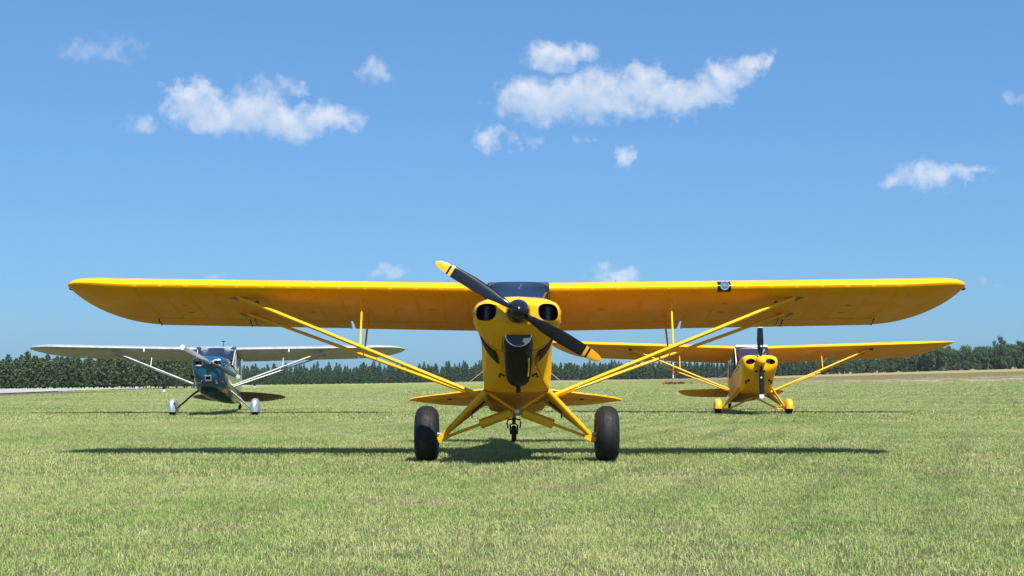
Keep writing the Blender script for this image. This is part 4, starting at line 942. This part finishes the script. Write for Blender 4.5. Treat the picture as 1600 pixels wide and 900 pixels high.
# ================================================================ trees
def foliage_mat(name, a, b, c):
    M = bpy.data.materials.new(name); M.use_nodes = True; t = NT(M.node_tree); t.t.nodes.clear()
    o = t.n('ShaderNodeOutputMaterial'); oi = t.n('ShaderNodeObjectInfo'); at = t.n('ShaderNodeAttribute', attribute_name='tone')
    col = t.mix(at.outputs['Fac'], a, b); col = t.mix(t.m('MULTIPLY', oi.outputs['Random'], 0.55), col, c)
    d = t.n('ShaderNodeBsdfPrincipled'); t.put(d.inputs['Base Color'], col); d.inputs['Roughness'].default_value = 0.7; d.inputs['Specular IOR Level'].default_value = 0.2
    tr = t.n('ShaderNodeBsdfTranslucent'); t.put(tr.inputs[0], col); mx = t.n('ShaderNodeMixShader'); mx.inputs[0].default_value = 0.2
    t.t.links.new(d.outputs[0], mx.inputs[1]); t.t.links.new(tr.outputs[0], mx.inputs[2]); t.t.links.new(mx.outputs[0], o.inputs[0])
    return M
PINE = foliage_mat('pine_needles', (0.034, 0.070, 0.032), (0.085, 0.135, 0.055), (0.100, 0.120, 0.055))
YOUNG = foliage_mat('young_pine_needles', (0.034, 0.075, 0.042), (0.075, 0.135, 0.065), (0.065, 0.115, 0.07))
LEAF = foliage_mat('broad_leaves', (0.036, 0.080, 0.038), (0.085, 0.145, 0.058), (0.07, 0.12, 0.06))
BARK = mat('bark', (0.10, 0.075, 0.055), 0.95, var=0.3, vscale=3)
class Crown:
    def __init__(s, seed): s.v, s.f, s.t, s.r = [], [], [], random.Random(seed)
    def clump(s, c, rad, n, size, tone, flat=.6):
        r = s.r
        for _ in range(n):
            d = Vector((r.gauss(0, 1), r.gauss(0, 1), r.gauss(0, 1) * flat)); d.normalize(); p = Vector(c) + d * rad * (r.random() ** .5)
            a = Vector((r.gauss(0, 1), r.gauss(0, 1), r.gauss(0, 1))).normalized(); b = a.cross(Vector((r.gauss(0, 1), r.gauss(0, 1), r.gauss(0, 1)))).normalized()
            q = size * r.uniform(.6, 1.3); k = len(s.v)
            s.v += [tuple(p - a * q * .5), tuple(p + b * q * .32), tuple(p + a * q * .5), tuple(p - b * q * .32)]; s.f.append((k, k + 1, k + 2, k + 3))
            s.t += [min(1, max(0, tone + r.gauss(0, .15)))] * 4
    def mesh(s, name, m):
        me = bpy.data.meshes.new(name); me.from_pydata(s.v, [], s.f); me.materials.append(m)
        me.attributes.new('tone', 'FLOAT', 'POINT').data.foreach_set('value', s.t); return me
def pine_meshes(seed, h, rad, low, m, round_=.5, leaf=.34):
    c = Crown(seed); r = c.r; tb = MB(); lean = Vector((r.uniform(-.02, .02), r.uniform(-.02, .02), 0)) * h
    at = lambda z: lean * (z / h) ** 2 + Vector((0, 0, z))
    tb.tube([at(q * h) for q in (0, .25, .5, .75, .98)], [h * .018, h * .015, h * .011, h * .006, h * .001], 7)
    nl = 15
    for i in range(nl):
        u = i / (nl - 1); z = h * lerp(low, .97, u); prof = (1 - u) ** (1 - round_ * .55) * (.72 + .28 * math.sin(min(1, u * 3.2) * math.pi / 2)); nb = 6 if u < .7 else 4
        for k in range(nb):
            a = 6.283 * (k / nb + i * .37) + r.uniform(-.35, .35); L = rad * prof * r.uniform(.6, 1.2) + .08
            p = at(z); e = p + Vector((math.cos(a), math.sin(a), r.uniform(.0, .35))) * L
            if u < .75: tb.tube([p, e], [h * .004, h * .0012], 4)
            for q in (.45, .78, 1.0):
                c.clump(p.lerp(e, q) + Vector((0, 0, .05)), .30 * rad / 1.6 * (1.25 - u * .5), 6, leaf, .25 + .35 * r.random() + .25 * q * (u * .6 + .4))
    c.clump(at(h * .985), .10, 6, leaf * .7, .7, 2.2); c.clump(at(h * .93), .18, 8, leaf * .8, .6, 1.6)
    return tb.mesh('trunk', BARK), c.mesh('crown', m)
def broad_meshes(seed, h, rad, m, leaf=.42):
    c = Crown(seed); r = c.r; tb = MB()
    tb.tube([(0, 0, 0), (r.uniform(-.1, .1), 0, h * .25), (r.uniform(-.2, .2), r.uniform(-.2, .2), h * .5)], [h * .03, h * .022, h * .012], 8)
    for i in range(30):
        u = r.random(); a = r.uniform(0, 6.283); z = h * lerp(.05, .95, u); rr = rad * math.sqrt(max(.02, 1 - ((max(z / h, .4) - .4) / .6) ** 2)) * r.uniform(.25, .95)
        p = Vector((math.cos(a) * rr, math.sin(a) * rr, z)); tb.tube([(0, 0, h * .35), p * .6 + Vector((0, 0, h * .12)), p], [h * .009, h * .005, h * .002], 4)
        tn = .2 + .5 * r.random()
        for _ in range(5): c.clump(p + Vector((r.gauss(0, .35), r.gauss(0, .35), r.gauss(0, .3))) * rad * .28, rad * .20, 16, leaf, tn + r.gauss(0, .08), .8)
    return tb.mesh('trunk', BARK), c.mesh('crown', m)
def plant(name, meshes, x, y, s, rz, label, cat, group, sz=1.0):
    o = empty(name, (x, y, gz(x, y) - .05), rz); o.scale = (s, s, s * sz)
    tag(o, label, cat, group); link('trunk', meshes[0], o); link('crown', meshes[1], o)
    return o
def merged_wood(name, items, m, label):
    """far rows that read as one mass"""
    import numpy as np
    V, F, T, n = [], [], [], 0
    for me, x, y, s, rz, sz in items:
        a = np.empty(len(me.vertices) * 3, 'f'); me.vertices.foreach_get('co', a); a = a.reshape(-1, 3); c, s_ = math.cos(rz), math.sin(rz)
        b = np.stack([(a[:, 0] * c - a[:, 1] * s_) * s + x, (a[:, 0] * s_ + a[:, 1] * c) * s + y, a[:, 2] * s * sz + gz(x, y)], 1)
        V.append(b); q = np.empty(len(me.polygons) * 4, 'i'); me.polygons.foreach_get('vertices', q); F.append(q.reshape(-1, 4) + n); n += len(b)
        t_ = np.empty(len(b), 'f'); me.attributes['tone'].data.foreach_get('value', t_); T.append(t_)
    V, F, T = np.concatenate(V), np.concatenate(F), np.concatenate(T)
    me = bpy.data.meshes.new(name); me.from_pydata(V.tolist(), [], F.tolist()); me.materials.append(m); me.attributes.new('tone', 'FLOAT', 'POINT').data.foreach_set('value', T)
    return tag(link(name, me), label, 'trees', None, 'stuff')
def where(what, x, y, row):
    a = x / y; r = ('front row', 'second row', 'third row')[row]
    if what.startswith('tall'):
        for lim, txt in ((-.355, 'left of the silver wing tip'), (-.31, 'under the silver left wing tip'), (-.27, 'under the silver left strut'), (9, 'beside the blue nose')):
            if a < lim: return f'{what}, {r}, {txt}'
    for lim, txt in ((-.19, 'beside the silver airplane cabin'), (-.076, 'behind the silver right wing'), (.0, 'left of the foreground nose'), (.12, 'between foreground nose and orange post'),
                     (.19, 'between orange post and right airplane'), (.25, 'under the right airplane strut'), (.33, 'under the far right wing'), (.36, 'beyond the right wing tip'), (9, 'at the right edge')):
        if a < lim: return f'{what}, {r}, {txt}'
ORD = 'first second third fourth fifth sixth seventh eighth ninth tenth eleventh twelfth thirteenth fourteenth fifteenth sixteenth seventeenth eighteenth nineteenth twentieth'.split() + ['twenty-' + q for q in 'first second third fourth fifth sixth seventh eighth ninth'.split()] + ['thirtieth'] + ['thirty-' + q for q in 'first second third fourth fifth sixth seventh eighth ninth'.split()]
def number_rows():
    by = {}
    for o in C.objects:
        if o.parent is None and o.get('category') == 'tree' and o.get('group'): by.setdefault(o['label'], []).append(o)
    for lab, os_ in by.items():
        if 1 < len(os_) <= len(ORD):
            for k, o in enumerate(sorted(os_, key=lambda q: q.location.x / q.location.y)): o['label'] = f'{lab}, {ORD[k]} from left'
def make_trees():
    rnd = random.Random(5)
    big = [pine_meshes(20 + k, 7.0, 1.6 + .12 * (k % 3), .10 + .03 * (k % 2), PINE, .5 + .1 * (k % 4), .40) for k in range(7)]
    young = [pine_meshes(40 + k, 7.0 + .5 * math.sin(k * 2.1), 1.30 + .12 * (k % 4), .05, YOUNG, .45 + .07 * k, .42) for k in range(7)]
    broad = [broad_meshes(60 + k, 8.0, 3.1, LEAF) for k in range(5)]
    # tall wood at far left
    mass = []
    for row in range(6):
        x = -150 + rnd.uniform(0, 1)
        while x < -64.5 - row * .4:
            y = 278 + row * 2.6 + rnd.uniform(-.9, .9) + (x + 64) * -.10
            s = rnd.uniform(.84, 1.10) * (1.04 if x < -70 else .9); sz = rnd.uniform(.82, 1.04)
            if row < 3 and x > -113: plant('pine_tree', rnd.choice(big), x, y, s, rnd.uniform(0, 6.28), where('tall dark pine', x, y, row), 'tree', 'tall pines of the far left wood', sz)
            else: mass.append((rnd.choice(big)[1], x, y, s, rnd.uniform(0, 6.28), sz))
            x += rnd.uniform(1.7, 2.7)
    merged_wood('pine_wood', mass, PINE, 'dark inner rows of the tall pine wood at far left')
    # young plantation along the far edge
    mass = []
    for row in range(5):
        x = -108 + rnd.uniform(0, 1)
        while x < 112:
            y = 488 + row * 3.0 + rnd.uniform(-1, 1); s = rnd.uniform(.70, 1.0) * lerp(1.04, .88, max(0, x + 84) / 196); sz = rnd.uniform(.82, 1.18)
            if row < 2 and not -.022 < x / y < .033: plant('young_pine_tree', rnd.choice(young), x, y, s, rnd.uniform(0, 6.28), where('slender young pine', x, y, row), 'tree', 'young pines of the far plantation row', sz)
            else: mass.append((rnd.choice(young)[1], x, y, s, rnd.uniform(0, 6.28), sz))
            x += rnd.uniform(1.45, 2.5)
    merged_wood('pine_plantation', mass, YOUNG, 'inner rows of the long young pine plantation on the skyline')
    # broadleaf trees on the right
    mass = []
    for row in range(4):
        x = 98 + rnd.uniform(0, 2)
        while x < 275:
            y = 492 + row * 5 + rnd.uniform(-2, 2) - (4 if x > 150 else 0); u = sstep(128, 158, x)
            s = rnd.uniform(.8, 1.1) * lerp(.66, 1.0, u) * (1 + .06 * row)
            if row < 2 and x / y < .392: plant('broadleaf_tree', rnd.choice(broad), x, y, s, rnd.uniform(0, 6.28), where('green bushy broadleaf tree', x, y, row), 'tree', 'bushy trees of the far right thicket')
            else: mass.append((rnd.choice(broad)[1], x, y, s, rnd.uniform(0, 6.28), 1.0))
            x += rnd.uniform(2.6, 4.4)
    merged_wood('broadleaf_thicket', mass, LEAF, 'dense inner growth of the broadleaf thicket at far right')
    plant('broadleaf_tree', broad[0], 151, 486, 1.32, .5, 'tallest rounded tree just beyond the right airplane wing tip', 'tree', None)
    plant('broadleaf_tree', broad[2], 178, 488, 1.02, 1.5, 'thin-topped tree rising above the thicket near the right edge', 'tree', None, 1.45)
    plant('pine_tree', big[1], 187, 488, 1.55, 1.5, 'pointed pine rising above the thicket at the right edge', 'tree', None)
make_trees()
number_rows()

# ================================================================ small things on the field
ORANGE = mat('faded_orange_paint', (0.62, 0.13, 0.06), 0.6, var=0.12, vscale=5)
def marker_post():
    x, y = 22.6, 188.0; o = empty('marker_post', (x, y, gz(x, y))); tag(o, 'tall orange and white marker post standing left of the right airplane', 'post')
    for i, (a, b) in enumerate(((0, .95), (.95, 1.35), (1.35, 2.5), (2.5, 3.1))): MB().lathe([(a, .10), (b, .10)], (0, 0, 0), 'Z', 14).build('post_band', ORANGE if i % 2 == 0 else WHT, o)
    MB().lathe([(0, .22), (.08, .22), (.10, .12)], (0, 0, 0), 'Z', 14).build('base_plate', STEEL, o)
    c = Crown(3)
    for i in range(26): c.clump((x + c.r.gauss(0, .9), y + c.r.gauss(0, .5), gz(x, y) + .18), .22, 14, .22, c.r.random(), 1.0)
    tag(link('dry_brush', c.mesh('dry_brush', foliage_mat('dry_brush_twigs', (.12, .06, .035), (.20, .10, .06), (.16, .09, .05)))), 'low reddish brown dry brush around the orange post', 'brush', None, 'stuff')
marker_post()
def runway_light(x, y, hgt, label):
    o = empty('runway_light', (x, y, gz(x, y))); tag(o, label, 'runway light', 'small runway edge lights')
    MB().lathe([(0, hgt * .22), (hgt * .5, hgt * .20), (hgt * .5, hgt * .10), (hgt * .55, .0)], (0, 0, 0), 'Z', 12).build('white_base', WHT, o)
    MB().lathe([(hgt * .5, hgt * .12), (hgt * .55, hgt * .30), (hgt * .85, hgt * .30), (hgt, hgt * .12), (hgt * 1.02, 0)], (0, 0, 0), 'Z', 12).build('lamp_head', BLK, o)
runway_light(-26.2, 101, .50, 'runway light left of the silver airplane wheel in the grass')
runway_light(-28.6, 140, .50, 'small runway light just right of the silver airplane')
runway_light(-35.5, 185, .55, 'runway light beyond the right wing of the silver airplane')
runway_light(-42.0, 150, .55, 'runway light on the pale strip under the silver left wing')

def make_haze():
    M = bpy.data.materials.new('thin_air'); M.use_nodes = True; t = NT(M.node_tree); t.t.nodes.clear()
    o = t.n('ShaderNodeOutputMaterial'); v = t.n('ShaderNodeVolumePrincipled'); v.inputs['Color'].default_value = (0.80, 0.90, 1.0, 1); v.inputs['Density'].default_value = 0.00006; v.inputs['Anisotropy'].default_value = 0.0
    t.t.links.new(v.outputs[0], o.inputs['Volume'])
    me = MB().box((0, 250, 10), (1500, 900, 36)).mesh('haze', M)
    tag(link('haze', me), 'thin pale summer haze over the whole airfield', 'haze', None, 'stuff')
make_haze()
